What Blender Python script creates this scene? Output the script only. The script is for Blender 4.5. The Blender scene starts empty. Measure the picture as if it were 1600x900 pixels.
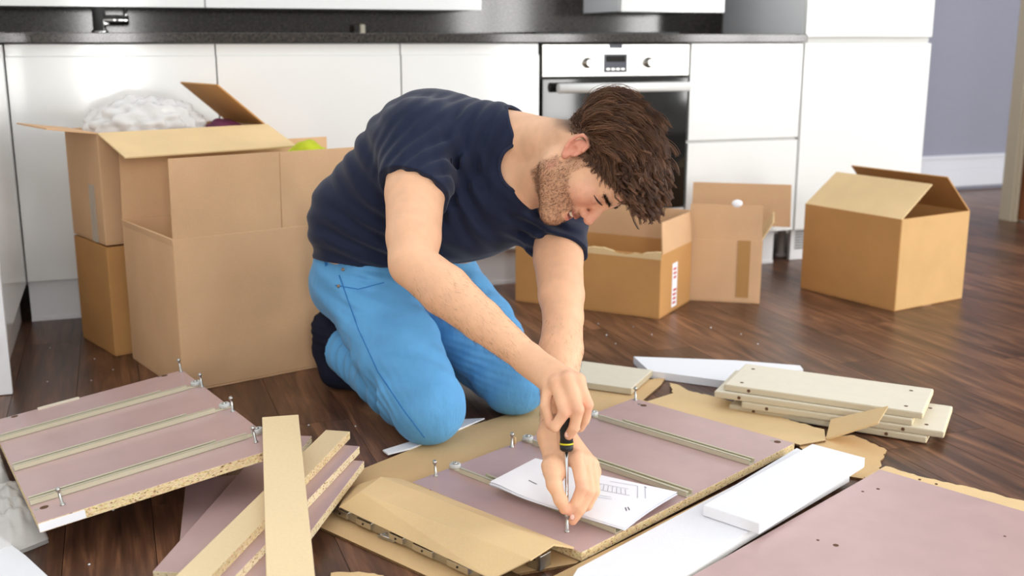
import bpy, bmesh, math, random
import numpy as np
from mathutils import Vector, Matrix

# ------------------------------------------------------------------ camera, world, lights
scene = bpy.context.scene
CAM_H = 0.86; CAM_F = 1698.0; PITCH = math.radians(12.85)
CP, SP = math.cos(PITCH), math.sin(PITCH)
cam_data = bpy.data.cameras.new('camera'); cam = bpy.data.objects.new('camera', cam_data)
scene.collection.objects.link(cam); scene.camera = cam
cam.location = (0, 0, CAM_H); cam.rotation_euler = (math.pi/2 - PITCH, 0, 0)
cam_data.sensor_width = 36.0; cam_data.sensor_fit = 'HORIZONTAL'; cam_data.lens = CAM_F/1600*36
cam_data.clip_start = 0.05
cam_data.dof.use_dof = True; cam_data.dof.focus_distance = 2.08; cam_data.dof.aperture_fstop = 3.6

world = bpy.data.worlds.new('daylight'); scene.world = world; world.use_nodes = True
bg = world.node_tree.nodes['Background']; bg.inputs[0].default_value = (0.93, 0.96, 1.0, 1); bg.inputs[1].default_value = 1.0
scene.view_settings.view_transform = 'Standard'; scene.view_settings.look = 'None'
scene.view_settings.gamma = 1.0; scene.view_settings.use_curve_mapping = False
scene.view_settings.exposure = 0.25

# kitchen frame: u along the cabinet fronts, w into the wall
KO = np.array([-1.49, 3.258]); KA = math.radians(20)
E1 = np.array([math.cos(KA), math.sin(KA)]); E2 = np.array([-math.sin(KA), math.cos(KA)])
def K3(u, w, z): p = KO + E1*u + E2*w; return (p[0], p[1], z)

def window_light(name, u, w, z, sx, sz, power, face):
    l = bpy.data.lights.new(name, 'AREA'); l.shape = 'RECTANGLE'; l.size = sx; l.size_y = sz; l.energy = power
    l.color = (1.0, 0.985, 0.96)
    o = bpy.data.objects.new(name, l); scene.collection.objects.link(o)
    o.location = K3(u, w, z)
    d = E2*face[1] + E1*face[0]
    o.rotation_euler = Vector((d[0], d[1], 0)).to_track_quat('-Z', 'Y').to_euler()
WIN_W = -5.6
WINS = [(.30, 1.25, .50, 1.9, 42), (3.82, 1.15, .84, 2.1, 55), (5.95, 1.25, 1.5, 2.0, 110)]      # u, z, width, height, watts
for u_, z_, sx_, sz_, pw_ in WINS: window_light('window_daylight', u_, WIN_W+.06, z_, sx_-.1, sz_-.1, pw_, (0, 1))
window_light('side_window_daylight', 7.3, -2.6, 1.60, 2.2, 1.6, 120, (-1, 0))

# ------------------------------------------------------------------ helpers
def ray(x, y):
    u = (x-800)/CAM_F; v = (450-y)/CAM_F
    return np.array([u, CP+v*SP, -SP+v*CP])
def G(x, y, z=0.0):                      # the point at height z seen at a photo pixel
    r = ray(x, y); t = (z-CAM_H)/r[2]
    return Vector((r[0]*t, r[1]*t, z))
def D(x, y, Yv):                         # the point at depth Yv seen at a photo pixel
    r = ray(x, y); t = Yv/r[1]
    return np.array([r[0]*t, Yv, CAM_H+r[2]*t])
def s2l(c):
    if isinstance(c, (tuple, list)): return tuple(s2l(x) for x in c)
    c = c/255.0
    return c/12.92 if c <= 0.04045 else ((c+0.055)/1.055)**2.4

col = scene.collection
def tag(o, label=None, cat=None, group=None, kind=None):
    if label: o['label'] = label
    if cat: o['category'] = cat
    if group: o['group'] = group
    if kind: o['kind'] = kind
    return o
def empty(name, loc=(0,0,0), rot=(0,0,0)):
    o = bpy.data.objects.new(name, None); o.empty_display_size = 0.05
    o.location = loc; o.rotation_euler = rot; col.objects.link(o); return o
def link(name, me, parent=None, loc=(0,0,0), rot=(0,0,0)):
    o = bpy.data.objects.new(name, me); col.objects.link(o)
    o.location = loc; o.rotation_euler = rot
    if parent is not None: o.parent = parent
    return o

class MB:
    """collects shapes into one mesh"""
    def __init__(s): s.v = []; s.f = []; s.m = []; s.sm = []
    def add(s, vs, fs, mi=0, smooth=False):
        b = len(s.v); s.v += [tuple(map(float, p)) for p in vs]
        for i, f in enumerate(fs):
            s.f.append([b+k for k in f]); s.m.append(mi[i] if isinstance(mi, (list, tuple)) else mi); s.sm.append(smooth)
        return s
    def box(s, lo, hi, mi=0, M=None):
        x0,y0,z0 = lo; x1,y1,z1 = hi
        vs = [(x0,y0,z0),(x1,y0,z0),(x1,y1,z0),(x0,y1,z0),(x0,y0,z1),(x1,y0,z1),(x1,y1,z1),(x0,y1,z1)]
        if M is not None: vs = [M @ Vector(p) for p in vs]
        # face order: bottom, top, front(-y), right(+x), back(+y), left(-x)
        return s.add(vs, [(3,2,1,0),(4,5,6,7),(0,1,5,4),(1,2,6,5),(2,3,7,6),(3,0,4,7)], mi)
    def prism(s, poly, z0, z1, mi=0, side=None):
        n = len(poly)
        # counter-clockwise outline
        a = sum(poly[i][0]*poly[(i+1)%n][1]-poly[(i+1)%n][0]*poly[i][1] for i in range(n))
        if a < 0: poly = poly[::-1]
        zf0 = z0 if callable(z0) else (lambda x, y: z0)
        zf1 = z1 if callable(z1) else (lambda x, y: z1)
        vs = [(x, y, zf0(x, y)) for x, y in poly]+[(x, y, zf1(x, y)) for x, y in poly]
        fs = [tuple(range(n-1,-1,-1)), tuple(range(n, 2*n))]+[(i,(i+1)%n,n+(i+1)%n,n+i) for i in range(n)]
        return s.add(vs, fs, [mi, mi]+[mi if side is None else side]*n)
    def tube(s, pts, r, n=10, mi=0, caps=True):
        pts = [Vector(p) for p in pts]; rs = r if isinstance(r, (list, tuple)) else [r]*len(pts)
        vs = []; ref = None
        for i, p in enumerate(pts):
            t = (pts[min(i+1, len(pts)-1)]-pts[max(i-1, 0)]).normalized()
            if ref is None:
                ref = Vector((0,0,1)) if abs(t.z) < .9 else Vector((1,0,0))
            a = (ref - t*ref.dot(t)).normalized(); b = t.cross(a); ref = a
            for k in range(n):
                q = 2*math.pi*k/n
                vs.append(p + (a*math.cos(q)+b*math.sin(q))*rs[i])
        fs = []
        for i in range(len(pts)-1):
            for k in range(n):
                fs.append((i*n+k, i*n+(k+1)%n, (i+1)*n+(k+1)%n, (i+1)*n+k))
        s.add(vs, fs, mi, True)
        if caps:
            b = len(s.v)-len(vs)
            s.f.append([b+k for k in range(n-1,-1,-1)]); s.m.append(mi); s.sm.append(False)
            e = b+(len(pts)-1)*n
            s.f.append([e+k for k in range(n)]); s.m.append(mi); s.sm.append(False)
        return s
    def lathe(s, prof, n=20, mi=0, M=None):       # profile (r, z) about local z
        return_pts = []
        vs = []
        for r, z in prof:
            for k in range(n):
                q = 2*math.pi*k/n; p = Vector((r*math.cos(q), r*math.sin(q), z))
                vs.append(M @ p if M is not None else p)
        fs = []
        for i in range(len(prof)-1):
            for k in range(n): fs.append((i*n+k, i*n+(k+1)%n, (i+1)*n+(k+1)%n, (i+1)*n+k))
        s.add(vs, fs, mi, True)
        b = len(s.v)-len(vs)
        s.f.append([b+k for k in range(n-1,-1,-1)]); s.m.append(mi); s.sm.append(False)
        e = b+(len(prof)-1)*n
        s.f.append([e+k for k in range(n)]); s.m.append(mi); s.sm.append(False)
        return s
    def mesh(s, name, mats):
        me = bpy.data.meshes.new(name); me.from_pydata(s.v, [], s.f)
        for m in (mats if isinstance(mats, (list, tuple)) else [mats]): me.materials.append(m)
        me.polygons.foreach_set('material_index', s.m); me.polygons.foreach_set('use_smooth', s.sm)
        me.update(); return me
    def build(s, name, mats, parent=None, loc=(0,0,0), rot=(0,0,0), bevel=0, seg=2):
        o = link(name, s.mesh(name, mats), parent, loc, rot)
        if bevel:
            b = o.modifiers.new('bevel', 'BEVEL'); b.width = bevel; b.segments = seg; b.limit_method = 'ANGLE'; b.angle_limit = math.radians(40)
        return o

# ------------------------------------------------------------------ materials
def new_mat(name):
    m = bpy.data.materials.new(name); m.use_nodes = True
    return m, m.node_tree.nodes, m.node_tree.links, m.node_tree.nodes['Principled BSDF']
def plain(name, rgb, rough=.5, metal=0.0, spec=.5, coat=0.0, noise=0.0, nscale=40, bump=0.0, bscale=200, sheen=0, trans=0, sss=0):
    m, N, L, B = new_mat(name); c = s2l(rgb)
    B.inputs['Base Color'].default_value = (*c, 1); B.inputs['Roughness'].default_value = rough
    B.inputs['Metallic'].default_value = metal; B.inputs['Specular IOR Level'].default_value = spec
    B.inputs['Coat Weight'].default_value = coat; B.inputs['Coat Roughness'].default_value = .08
    if trans: B.inputs['Transmission Weight'].default_value = trans
    if sheen: B.inputs['Sheen Weight'].default_value = sheen; B.inputs['Sheen Roughness'].default_value = .5
    tc = N.new('ShaderNodeTexCoord')
    if noise:
        n = N.new('ShaderNodeTexNoise'); n.inputs['Scale'].default_value = nscale; n.inputs['Detail'].default_value = 5
        L.new(tc.outputs['Object'], n.inputs['Vector'])
        r = N.new('ShaderNodeValToRGB'); r.color_ramp.elements[0].position = .3; r.color_ramp.elements[1].position = .7
        r.color_ramp.elements[0].color = (*[x*(1-noise) for x in c], 1); r.color_ramp.elements[1].color = (*[min(1, x*(1+noise)) for x in c], 1)
        L.new(n.outputs['Fac'], r.inputs['Fac']); L.new(r.outputs['Color'], B.inputs['Base Color'])
    if bump:
        n2 = N.new('ShaderNodeTexNoise'); n2.inputs['Scale'].default_value = bscale; n2.inputs['Detail'].default_value = 4
        L.new(tc.outputs['Object'], n2.inputs['Vector'])
        b = N.new('ShaderNodeBump'); b.inputs['Strength'].default_value = bump; b.inputs['Distance'].default_value = .002
        L.new(n2.outputs['Fac'], b.inputs['Height']); L.new(b.outputs['Normal'], B.inputs['Normal'])
    return m
def cardboard(name, rgb, flute='X', seed=0.0):
    m, N, L, B = new_mat(name); c = s2l(rgb)
    tc = N.new('ShaderNodeTexCoord'); mp = N.new('ShaderNodeMapping'); mp.inputs['Location'].default_value = (seed, seed*.7, 0)
    L.new(tc.outputs['Object'], mp.inputs['Vector'])
    n = N.new('ShaderNodeTexNoise'); n.inputs['Scale'].default_value = 6; n.inputs['Detail'].default_value = 6; L.new(mp.outputs[0], n.inputs['Vector'])
    r = N.new('ShaderNodeValToRGB'); r.color_ramp.elements[0].position = .25; r.color_ramp.elements[1].position = .8
    r.color_ramp.elements[0].color = (*[x*.90 for x in c], 1); r.color_ramp.elements[1].color = (*[min(1, x*1.08) for x in c], 1)
    L.new(n.outputs['Fac'], r.inputs['Fac'])
    fine = N.new('ShaderNodeTexNoise'); fine.inputs['Scale'].default_value = 260; fine.inputs['Detail'].default_value = 3; L.new(mp.outputs[0], fine.inputs['Vector'])
    mx = N.new('ShaderNodeMixRGB'); mx.blend_type = 'OVERLAY'; mx.inputs['Fac'].default_value = .12
    L.new(r.outputs['Color'], mx.inputs[1]); L.new(fine.outputs['Color'], mx.inputs[2]); L.new(mx.outputs[0], B.inputs['Base Color'])
    wv = N.new('ShaderNodeTexWave'); wv.bands_direction = flute; wv.inputs['Scale'].default_value = 45; wv.inputs['Distortion'].default_value = .6
    L.new(tc.outputs['Object'], wv.inputs['Vector'])
    b = N.new('ShaderNodeBump'); b.inputs['Strength'].default_value = .035; b.inputs['Distance'].default_value = .001
    L.new(wv.outputs['Fac'], b.inputs['Height']); L.new(b.outputs['Normal'], B.inputs['Normal'])
    B.inputs['Roughness'].default_value = .75; B.inputs['Specular IOR Level'].default_value = .25
    return m
def chip(name, rgb):
    m, N, L, B = new_mat(name); c = s2l(rgb)
    tc = N.new('ShaderNodeTexCoord'); mp = N.new('ShaderNodeMapping'); mp.inputs['Scale'].default_value = (1, 1, 2.2); L.new(tc.outputs['Object'], mp.inputs['Vector'])
    v = N.new('ShaderNodeTexVoronoi'); v.inputs['Scale'].default_value = 260; L.new(mp.outputs[0], v.inputs['Vector'])
    n = N.new('ShaderNodeTexNoise'); n.inputs['Scale'].default_value = 120; n.inputs['Detail'].default_value = 6; L.new(mp.outputs[0], n.inputs['Vector'])
    sp = N.new('ShaderNodeSeparateColor'); L.new(v.outputs['Color'], sp.inputs[0])
    r = N.new('ShaderNodeValToRGB'); e = r.color_ramp.elements
    e[0].position = 0; e[0].color = (*s2l((120, 85, 50)), 1); e[1].position = 1; e[1].color = (*s2l((240, 222, 180)), 1)
    k = e.new(.05); k.color = (*s2l((188, 152, 104)), 1); k = e.new(.16); k.color = (*c, 1)
    L.new(sp.outputs[0], r.inputs['Fac'])
    mx = N.new('ShaderNodeMixRGB'); mx.blend_type = 'OVERLAY'; mx.inputs['Fac'].default_value = .4; L.new(r.outputs[0], mx.inputs[1]); L.new(n.outputs['Color'], mx.inputs[2])
    L.new(mx.outputs[0], B.inputs['Base Color']); B.inputs['Roughness'].default_value = .85
    b = N.new('ShaderNodeBump'); b.inputs['Strength'].default_value = .5; b.inputs['Distance'].default_value = .001
    L.new(v.outputs['Distance'], b.inputs['Height']); L.new(b.outputs['Normal'], B.inputs['Normal'])
    return m
def plank_mat():
    m, N, L, B = new_mat('dark_oak_plank')
    oi = N.new('ShaderNodeObjectInfo'); tc = N.new('ShaderNodeTexCoord')
    off = N.new('ShaderNodeVectorMath'); off.operation = 'MULTIPLY_ADD'
    comb = N.new('ShaderNodeCombineXYZ')
    for i in range(3): L.new(oi.outputs['Random'], comb.inputs[i])
    off.inputs[1].default_value = (37, 91, 13); L.new(comb.outputs[0], off.inputs[0]); L.new(tc.outputs['Object'], off.inputs[2])
    mp = N.new('ShaderNodeMapping'); mp.inputs['Scale'].default_value = (9, 1.0, 1); L.new(off.outputs[0], mp.inputs['Vector'])
    n = N.new('ShaderNodeTexNoise'); n.inputs['Scale'].default_value = 2.2; n.inputs['Detail'].default_value = 8; n.inputs['Distortion'].default_value = 1.6; L.new(mp.outputs[0], n.inputs['Vector'])
    mp2 = N.new('ShaderNodeMapping'); mp2.inputs['Scale'].default_value = (120, 5, 1); L.new(off.outputs[0], mp2.inputs['Vector'])
    n2 = N.new('ShaderNodeTexNoise'); n2.inputs['Scale'].default_value = 1.6; n2.inputs['Detail'].default_value = 4; L.new(mp2.outputs[0], n2.inputs['Vector'])
    add = N.new('ShaderNodeMath'); add.operation = 'MULTIPLY_ADD'; add.inputs[1].default_value = .35; L.new(n2.outputs['Fac'], add.inputs[0]); L.new(n.outputs['Fac'], add.inputs[2])
    r = N.new('ShaderNodeValToRGB'); e = r.color_ramp.elements
    e[0].position = .42; e[0].color = (*s2l((56, 37, 27)), 1); e[1].position = .95; e[1].color = (*s2l((140, 98, 70)), 1)
    k = e.new(.68); k.color = (*s2l((96, 64, 46)), 1)
    L.new(add.outputs[0], r.inputs['Fac'])
    hs = N.new('ShaderNodeHueSaturation'); vr = N.new('ShaderNodeMapRange'); vr.inputs[3].default_value = .72; vr.inputs[4].default_value = 1.25
    L.new(oi.outputs['Random'], vr.inputs[0]); L.new(vr.outputs[0], hs.inputs['Value']); L.new(r.outputs[0], hs.inputs['Color'])
    L.new(hs.outputs[0], B.inputs['Base Color'])
    B.inputs['Roughness'].default_value = .36; B.inputs['Specular IOR Level'].default_value = .5
    b = N.new('ShaderNodeBump'); b.inputs['Strength'].default_value = .22; b.inputs['Distance'].default_value = .0015
    L.new(n2.outputs['Fac'], b.inputs['Height']); L.new(b.outputs['Normal'], B.inputs['Normal'])
    return m
def granite():
    m, N, L, B = new_mat('dark_granite')
    tc = N.new('ShaderNodeTexCoord'); n = N.new('ShaderNodeTexNoise'); n.inputs['Scale'].default_value = 130; n.inputs['Detail'].default_value = 8; L.new(tc.outputs['Object'], n.inputs['Vector'])
    r = N.new('ShaderNodeValToRGB'); e = r.color_ramp.elements
    e[0].position = .4; e[0].color = (*s2l((30, 27, 25)), 1); e[1].position = .75; e[1].color = (*s2l((74, 66, 60)), 1)
    L.new(n.outputs['Fac'], r.inputs[0]); L.new(r.outputs[0], B.inputs['Base Color']); B.inputs['Roughness'].default_value = .1
    return m
def film(name, rgb, alpha=.45, rough=.25):
    m, N, L, B = new_mat(name)
    B.inputs['Base Color'].default_value = (*s2l(rgb), 1); B.inputs['Roughness'].default_value = rough
    B.inputs['Alpha'].default_value = alpha
    n = N.new('ShaderNodeTexNoise'); n.inputs['Scale'].default_value = 45; n.inputs['Detail'].default_value = 3
    b = N.new('ShaderNodeBump'); b.inputs['Strength'].default_value = .6; b.inputs['Distance'].default_value = .004
    tc = N.new('ShaderNodeTexCoord'); L.new(tc.outputs['Object'], n.inputs['Vector'])
    L.new(n.outputs['Fac'], b.inputs['Height']); L.new(b.outputs['Normal'], B.inputs['Normal'])
    return m

M = {}
M['mauve'] = plain('mauve_laminate', (190, 160, 157), .28, noise=.05, nscale=14, bump=.05, bscale=300)
M['mauve_edge'] = plain('mauve_edge_band', (164, 132, 128), .4)
M['chip'] = chip('raw_chipboard', (222, 196, 146))
M['chip_pale'] = chip('pale_chipboard', (232, 218, 184))
M['beech'] = plain('pale_wood_veneer', (232, 208, 164), .5, noise=.03, nscale=180, bump=.1, bscale=400)
M['cream'] = plain('cream_lacquer', (224, 216, 196), .42, noise=.02)
M['cream_edge'] = plain('beige_edge_band', (198, 186, 160), .45)
M['board_a'] = cardboard('brown_cardboard', (214, 174, 134), 'X')
M['board_b'] = cardboard('warm_cardboard', (196, 146, 90), 'X', 3)
M['board_c'] = cardboard('pale_cardboard', (224, 194, 146), 'X', 7)
M['board_d'] = cardboard('rough_cardboard', (214, 180, 132), 'Y', 11)
M['board_lit'] = cardboard('lit_side_cardboard', (206, 166, 112), 'X', 5)  # warm cardboard brightened as if lit, for one box side
M['flute'] = plain('corrugated_core', (120, 90, 56), .9, noise=.4, nscale=300)
M['white_gloss'] = plain('white_gloss_lacquer', (234, 235, 233), .12, coat=.3)
M['white_matt'] = plain('white_matt_board', (235, 236, 238), .5)
M['channel'] = plain('handle_channel', (198, 198, 194), .4)
M['granite'] = granite()
M['steel'] = plain('brushed_steel', (205, 203, 198), .28, 1.0)
M['chrome'] = plain('chrome', (225, 225, 225), .08, 1.0)
M['zinc'] = plain('zinc_plated_steel', (190, 190, 186), .3, 1.0)
M['runner'] = plain('beige_coated_steel', (204, 198, 174), .36, .15)
M['black_glass'] = plain('black_oven_glass', (16, 15, 14), .06)
M['black'] = plain('black_rubber', (24, 24, 26), .5, bump=.1, bscale=500)
M['yellow'] = plain('yellow_ring', (226, 214, 40), .4)
M['display'] = plain('grey_display', (70, 72, 84), .15)
M['wall'] = plain('grey_blue_wall_paint', (136, 137, 152), .8, noise=.02)
M['wall_white'] = plain('white_wall_paint', (236, 234, 228), .85, noise=.02)
M['trim'] = plain('white_trim_paint', (206, 208, 216), .45)
M['frame'] = plain('cream_architrave_paint', (188, 176, 152), .5)
M['door_wood'] = plain('brown_door_wood', (126, 70, 36), .4, noise=.2, nscale=8)
M['plank'] = plank_mat()
M['sub'] = plain('floor_screed', (30, 22, 18), .9)
M['foam'] = plain('white_foam', (234, 235, 239), .8, bump=.15, bscale=350)
M['paper'] = plain('white_paper', (246, 247, 252), .7)
M['ink'] = plain('grey_ink', (176, 178, 186), .8)
M['ink_dark'] = plain('dark_ink', (70, 72, 86), .8)
M['red_ink'] = plain('red_label_print', (200, 60, 60), .7)
M['tape'] = film('clear_tape', (226, 214, 196), .5, .15)
M['tape_brown'] = plain('brown_tape', (176, 132, 78), .3)
M['wrap'] = film('bubble_wrap', (244, 243, 242), .5, .12)
M['bag'] = film('clear_plastic_bag', (236, 234, 230), .5, .12)
M['nylon'] = plain('grey_nylon', (196, 198, 196), .35)
M['hole'] = plain('drilled_hole', (96, 66, 44), .9)
M['green'] = plain('lime_green_fabric', (176, 184, 20), .8, noise=.15, nscale=30, bump=.3, bscale=60)
M['purple'] = plain('purple_fabric', (120, 52, 92), .8, noise=.2, nscale=25)
M['grille'] = plain('vent_grille_dark', (90, 90, 92), .5)
M['dowel'] = plain('beech_dowel', (218, 186, 138), .6)

# ------------------------------------------------------------------ setting
KR = (0, 0, KA)
def kroot(name, u=0, w=0, z=0): return empty(name, K3(u, w, z), KR)
def build_room():
    fl = MB().box((-.8, -6, -.06), (7.6, 4.2, -.012)).build('floor', M['sub'], None, K3(0, 0, 0), KR)
    tag(fl, 'dark oak plank floor with brown grain', None, None, 'structure')
    PW, PL = .15, 1.22; rnd = random.Random(5)
    pm = MB().box((0, 0, -.012), (PW-.0012, PL-.0012, 0)).mesh('plank', M['plank'])
    n = 0
    for i in range(-2, 44):
        off = rnd.uniform(0, PL)
        for j in range(-4, 5):
            u = i*PW; w = j*PL+off-PL
            # keep planks the camera can see (with a margin)
            ok = False
            for du in (0, PW):
                for dw in np.linspace(0, PL, 5):
                    x, y, _ = K3(u+du, w+dw, 0)
                    if y > 1.0 and abs(x)/max(y, .1) < .62 and y < 8.2: ok = True
            if not ok or w > 2.5: continue
            p = link('plank', pm, fl, (u, w, 0)); n += 1
    # back wall behind the kitchen run and the far corridor wall
    kw = .62
    tag(MB().box((-.7, 0, 0), (3.36, .1, 2.5)).build('wall_back', M['wall_white'], None, K3(0, kw, 0), KR), 'white wall behind the kitchen units', None, None, 'structure')
    wl = MB().box((-.12, -6, 0), (0, .1, 2.5)).build('wall_left', M['wall_white'], None, K3(-.64, kw, 0), KR)
    tag(wl, 'white wall at the end of the kitchen', None, None, 'structure')
    far = G(1500, 296); rel = np.array([far[0], far[1]])-KO; fw = float(rel@E2)
    tag(MB().box((3.0, 0, 0), (7.4, .1, 2.6)).build('wall_far', M['wall'], None, K3(0, fw, 0), KR), 'grey blue painted wall beyond the tall kitchen unit', None, None, 'structure')
    b = MB(); b.box((3.0, -.018, 0.02), (7.4, 0, .12)).box((3.0, -.014, .12), (7.4, 0, .19)).box((3.0, -.02, .185), (7.4, 0, .205))
    tag(b.build('baseboard_far', M['trim'], None, K3(0, fw, 0), KR, bevel=.003), 'white moulded skirting board below the grey blue wall', None, None, 'structure')
    # open doorway leaf at the right
    dp = G(1560, 343); rel = np.array([dp[0], dp[1]])-KO; du, dw = float(rel@E1), float(rel@E2)
    r = kroot('door_1', du, dw, 0); tag(r, 'brown wooden door with cream frame beside the grey wall', None, None, 'structure')
    MB().box((0, -.075, 0), (.10, .0, 2.1)).box((.01, -.09, 0), (.03, -.075, 2.1)).build('door_frame', M['frame'], r, bevel=.003)
    MB().box((.035, -.90, .01), (.075, -.077, 2.05)).build('door_leaf', M['door_wood'], r, bevel=.002)
    # wall behind the camera with its windows
    wf = kroot('wall_front', 0, WIN_W, 0); tag(wf, 'white wall with tall windows opposite the kitchen', None, None, 'structure')
    wins = [w[:4] for w in WINS]
    b = MB(); us = [-.64]
    for u, z, sx, sz in wins: us += [u-sx/2, u+sx/2]
    us.append(7.4)
    for i in range(0, len(us), 2): b.box((us[i], -.1, 0), (us[i+1], 0, 2.5))
    for u, z, sx, sz in wins:
        b.box((u-sx/2, -.1, 0), (u+sx/2, 0, z-sz/2)).box((u-sx/2, -.1, z+sz/2), (u+sx/2, 0, 2.5))
    b.build('wall_panel', M['wall_white'], wf)
    wr_ = kroot('wall_right', 7.4, 0, 0); tag(wr_, 'white wall with a wide side window right of the kitchen', None, None, 'structure')
    b = MB(); w0, w1, z0, z1 = -3.72, -1.48, .78, 2.42
    b.box((0, WIN_W-.1, 0), (.1, w0, 2.6)).box((0, w1, 0), (.1, 2.9, 2.6)).box((0, w0, 0), (.1, w1, z0)).box((0, w0, z1), (.1, w1, 2.6)); b.build('wall_panel', M['wall_white'], wr_)
    b = MB()
    for q in (w0, (w0+w1)/2, w1): b.box((-.16, q-.03, z0), (-.11, q+.03, z1))
    for q in (z0, z1): b.box((-.16, w0, q-.03), (-.11, w1, q+.03))
    b.build('window_frame', M['white_matt'], wr_)
    for k, (u, z, sx, sz) in enumerate(wins):
        wr = kroot('window_%d' % (k+1), u, WIN_W, z); tag(wr, 'white framed window with a crossbar, opposite the kitchen', None, None, 'structure')
        b = MB()
        for a in (-1, 1):
            b.box((a*(sx/2-.03)-.03, .07, -sz/2), (a*(sx/2-.03)+.03, .12, sz/2)); b.box((-sx/2, .07, a*(sz/2-.03)-.03), (sx/2, .12, a*(sz/2-.03)+.03))
        b.box((-.025, .07, -sz/2), (.025, .12, sz/2))
        for q in (-.25, .25): b.box((-sx/2, .07, q*sz-.02), (sx/2, .12, q*sz+.02))
        b.build('window_frame', M['white_matt'], wr)

UPZ = .966
def build_kitchen():
    gl, wm = M['white_gloss'], M['white_matt']
    ZB, ZT = .135, .848
    def unit(u0, u1, name, label, cat, group=None):
        r = kroot(name, u0, 0, 0); tag(r, label, cat, group)
        MB().box((.001, .022, ZB), (u1-u0-.001, .56, .85)).build('carcass', wm, r)
        return r
    g = .0022
    for u0, u1, lab in ((0, .603, 'white gloss base cabinet under the tap, left of the long run'), (.603, 1.195, 'white gloss base cabinet behind the kneeling man, 600 wide'),
                        (1.195, 1.688, 'narrower white gloss base cabinet next to the oven')):
        r = unit(u0, u1, 'base_cabinet', lab.replace(', left of the long run', '').replace(', 600 wide', ''), 'cabinet', 'kitchen base cabinets')
        MB().box((g, 0, ZB), (u1-u0-g, .02, .812)).box((g, .008, .812), (u1-u0-g, .02, ZT)).build('door', gl, r, bevel=.0015)
    # drawer unit right of the oven
    u0, u1 = 2.276, 2.757
    r = unit(u0, u1, 'drawer_cabinet', 'white gloss two-drawer cabinet between oven and tall unit', 'cabinet')
    for z0, z1 in ((ZB, .487), (.497, ZT)):
        MB().box((g, 0, z0), (u1-u0-g, .02, z1)).build('drawer_front', gl, r, bevel=.0015)
    MB().box((g, .018, .485), (u1-u0-g, .024, .5)).build('handle_channel', M['channel'], r)
    # tall unit
    u0, u1 = 2.762, 3.353
    r = kroot('tall_cabinet', u0, 0, 0); tag(r, 'tall white gloss cabinet at the end of the kitchen run', 'cabinet')
    MB().box((0, .022, ZB), (u1-u0, .60, 2.15)).build('carcass', wm, r)
    MB().box((g, 0, ZB), (u1-u0-g, .021, .848)).build('door', gl, r, bevel=.0015)
    MB().box((g, 0, .872), (u1-u0-g, .021, 2.14)).build('door', gl, r, bevel=.0015)
    MB().box((g, .020, .846), (u1-u0-g, .024, .874)).build('handle_channel', M['channel'], r)
    for q in (.02, u1-u0-.06):
        MB().lathe([(.022, 0), (.022, .012), (.016, .016), (.016, ZB)], 16, M=Matrix.Translation((q+.02, .14, 0))).build('foot', wm, r)
    # plinth with vent
    r = kroot('plinth', 0, .045, 0); tag(r, 'white plinth board along the foot of the base cabinets', 'plinth')
    MB().box((0, 0, .004), (2.70, .016, .133)).build('board', wm, r, bevel=.001)
    MB().box((0, -.004, 0), (2.70, 0, .012)).build('seal_strip', wm, r)
    v = kroot('vent_plinth', 2.79, .06, 0); tag(v, 'white plinth with slotted air vent under the tall cabinet', 'plinth')
    MB().box((0, 0, .002), (.55, .016, .133)).build('board', wm, v)
    for k in range(7): MB().box((.02, -.002, .045+k*.011), (.09, .001, .051+k*.011)).build('vent_slot', M['grille'], v)
    # worktop, upstand
    o = MB().box((-.62, -.022, .852), (2.758, .60, .882)).build('worktop', M['granite'], None, K3(0, 0, 0), KR, bevel=.002); tag(o, 'dark polished granite worktop over the base cabinets', 'worktop')
    o = MB().box((-.62, .601, .8825), (2.758, .618, 1.62)).build('splashback', M['granite'], None, K3(0, 0, 0), KR); tag(o, 'dark granite splashback above the worktop', 'splashback')
    # hob
    r = kroot('hob', 1.70, .06, .8822); tag(r, 'thin black glass hob on the worktop above the oven', 'hob')
    MB().box((0, 0, 0), (.56, .48, .006)).build('glass', M['black_glass'], r, bevel=.002)
    MB().box((0, -.002, 0), (.56, 0, .004)).build('trim', M['black'], r)
    # wall cabinets
    for u0, u1, zb, lab in ((-.62, -.02, 0, 'a'), (-.02, .60, 0, 'b'), (.60, 1.562, 0, 'c'), (2.112, 2.56, 0, 'd')):
        labs = {'a': 'white wall cabinet in the corner of the kitchen', 'b': 'white wall cabinet above the tap', 'c': 'wide white wall cabinet left of the open splashback', 'd': 'white wall cabinet touching the tall cabinet'}
        r = kroot('wall_cabinet', u0, .25, UPZ); tag(r, labs[lab], 'cabinet', 'kitchen wall cabinets')
        MB().box((0, .02, 0), (u1-u0, .35, .72)).build('carcass', wm, r)
        MB().box((g, 0, -.002), (u1-u0-g, .019, .72)).build('door', gl, r, bevel=.0015)
    # tap
    r = kroot('kitchen_tap', .268, .42, .8825); tag(r, 'chrome single lever tap on the granite worktop', 'tap')
    MB().lathe([(.027, 0), (.027, .008), (.021, .012), (.021, .20), (.018, .206)], 20).build('body', M['chrome'], r)
    MB().tube([(0, 0, .043), (.05, 0, .043), (.095, 0, .043)], [.017, .017, .016], 16).build('valve', M['chrome'], r)
    MB().tube([(.085, 0, .05), (.088, 0, .10), (.09, 0, .15)], .005, 10).build('lever', M['chrome'], r)
    MB().tube([(0, 0, .19), (0, -.03, .27), (0, -.12, .31), (0, -.2, .29)], .012, 12).build('spout', M['chrome'], r)
    o = MB().box((0, 0, 0), (.02, .02, .035)).build('soap_bottle', M['cream'], None, K3(1.17, .5, .8825), KR, bevel=.004)
    tag(o, 'small cream container against the splashback', 'container')
    # oven
    r = kroot('oven', 1.694, 0, 0); W_ = .576; tag(r, 'built-in steel oven with black glass door and two knobs', 'oven')
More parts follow.
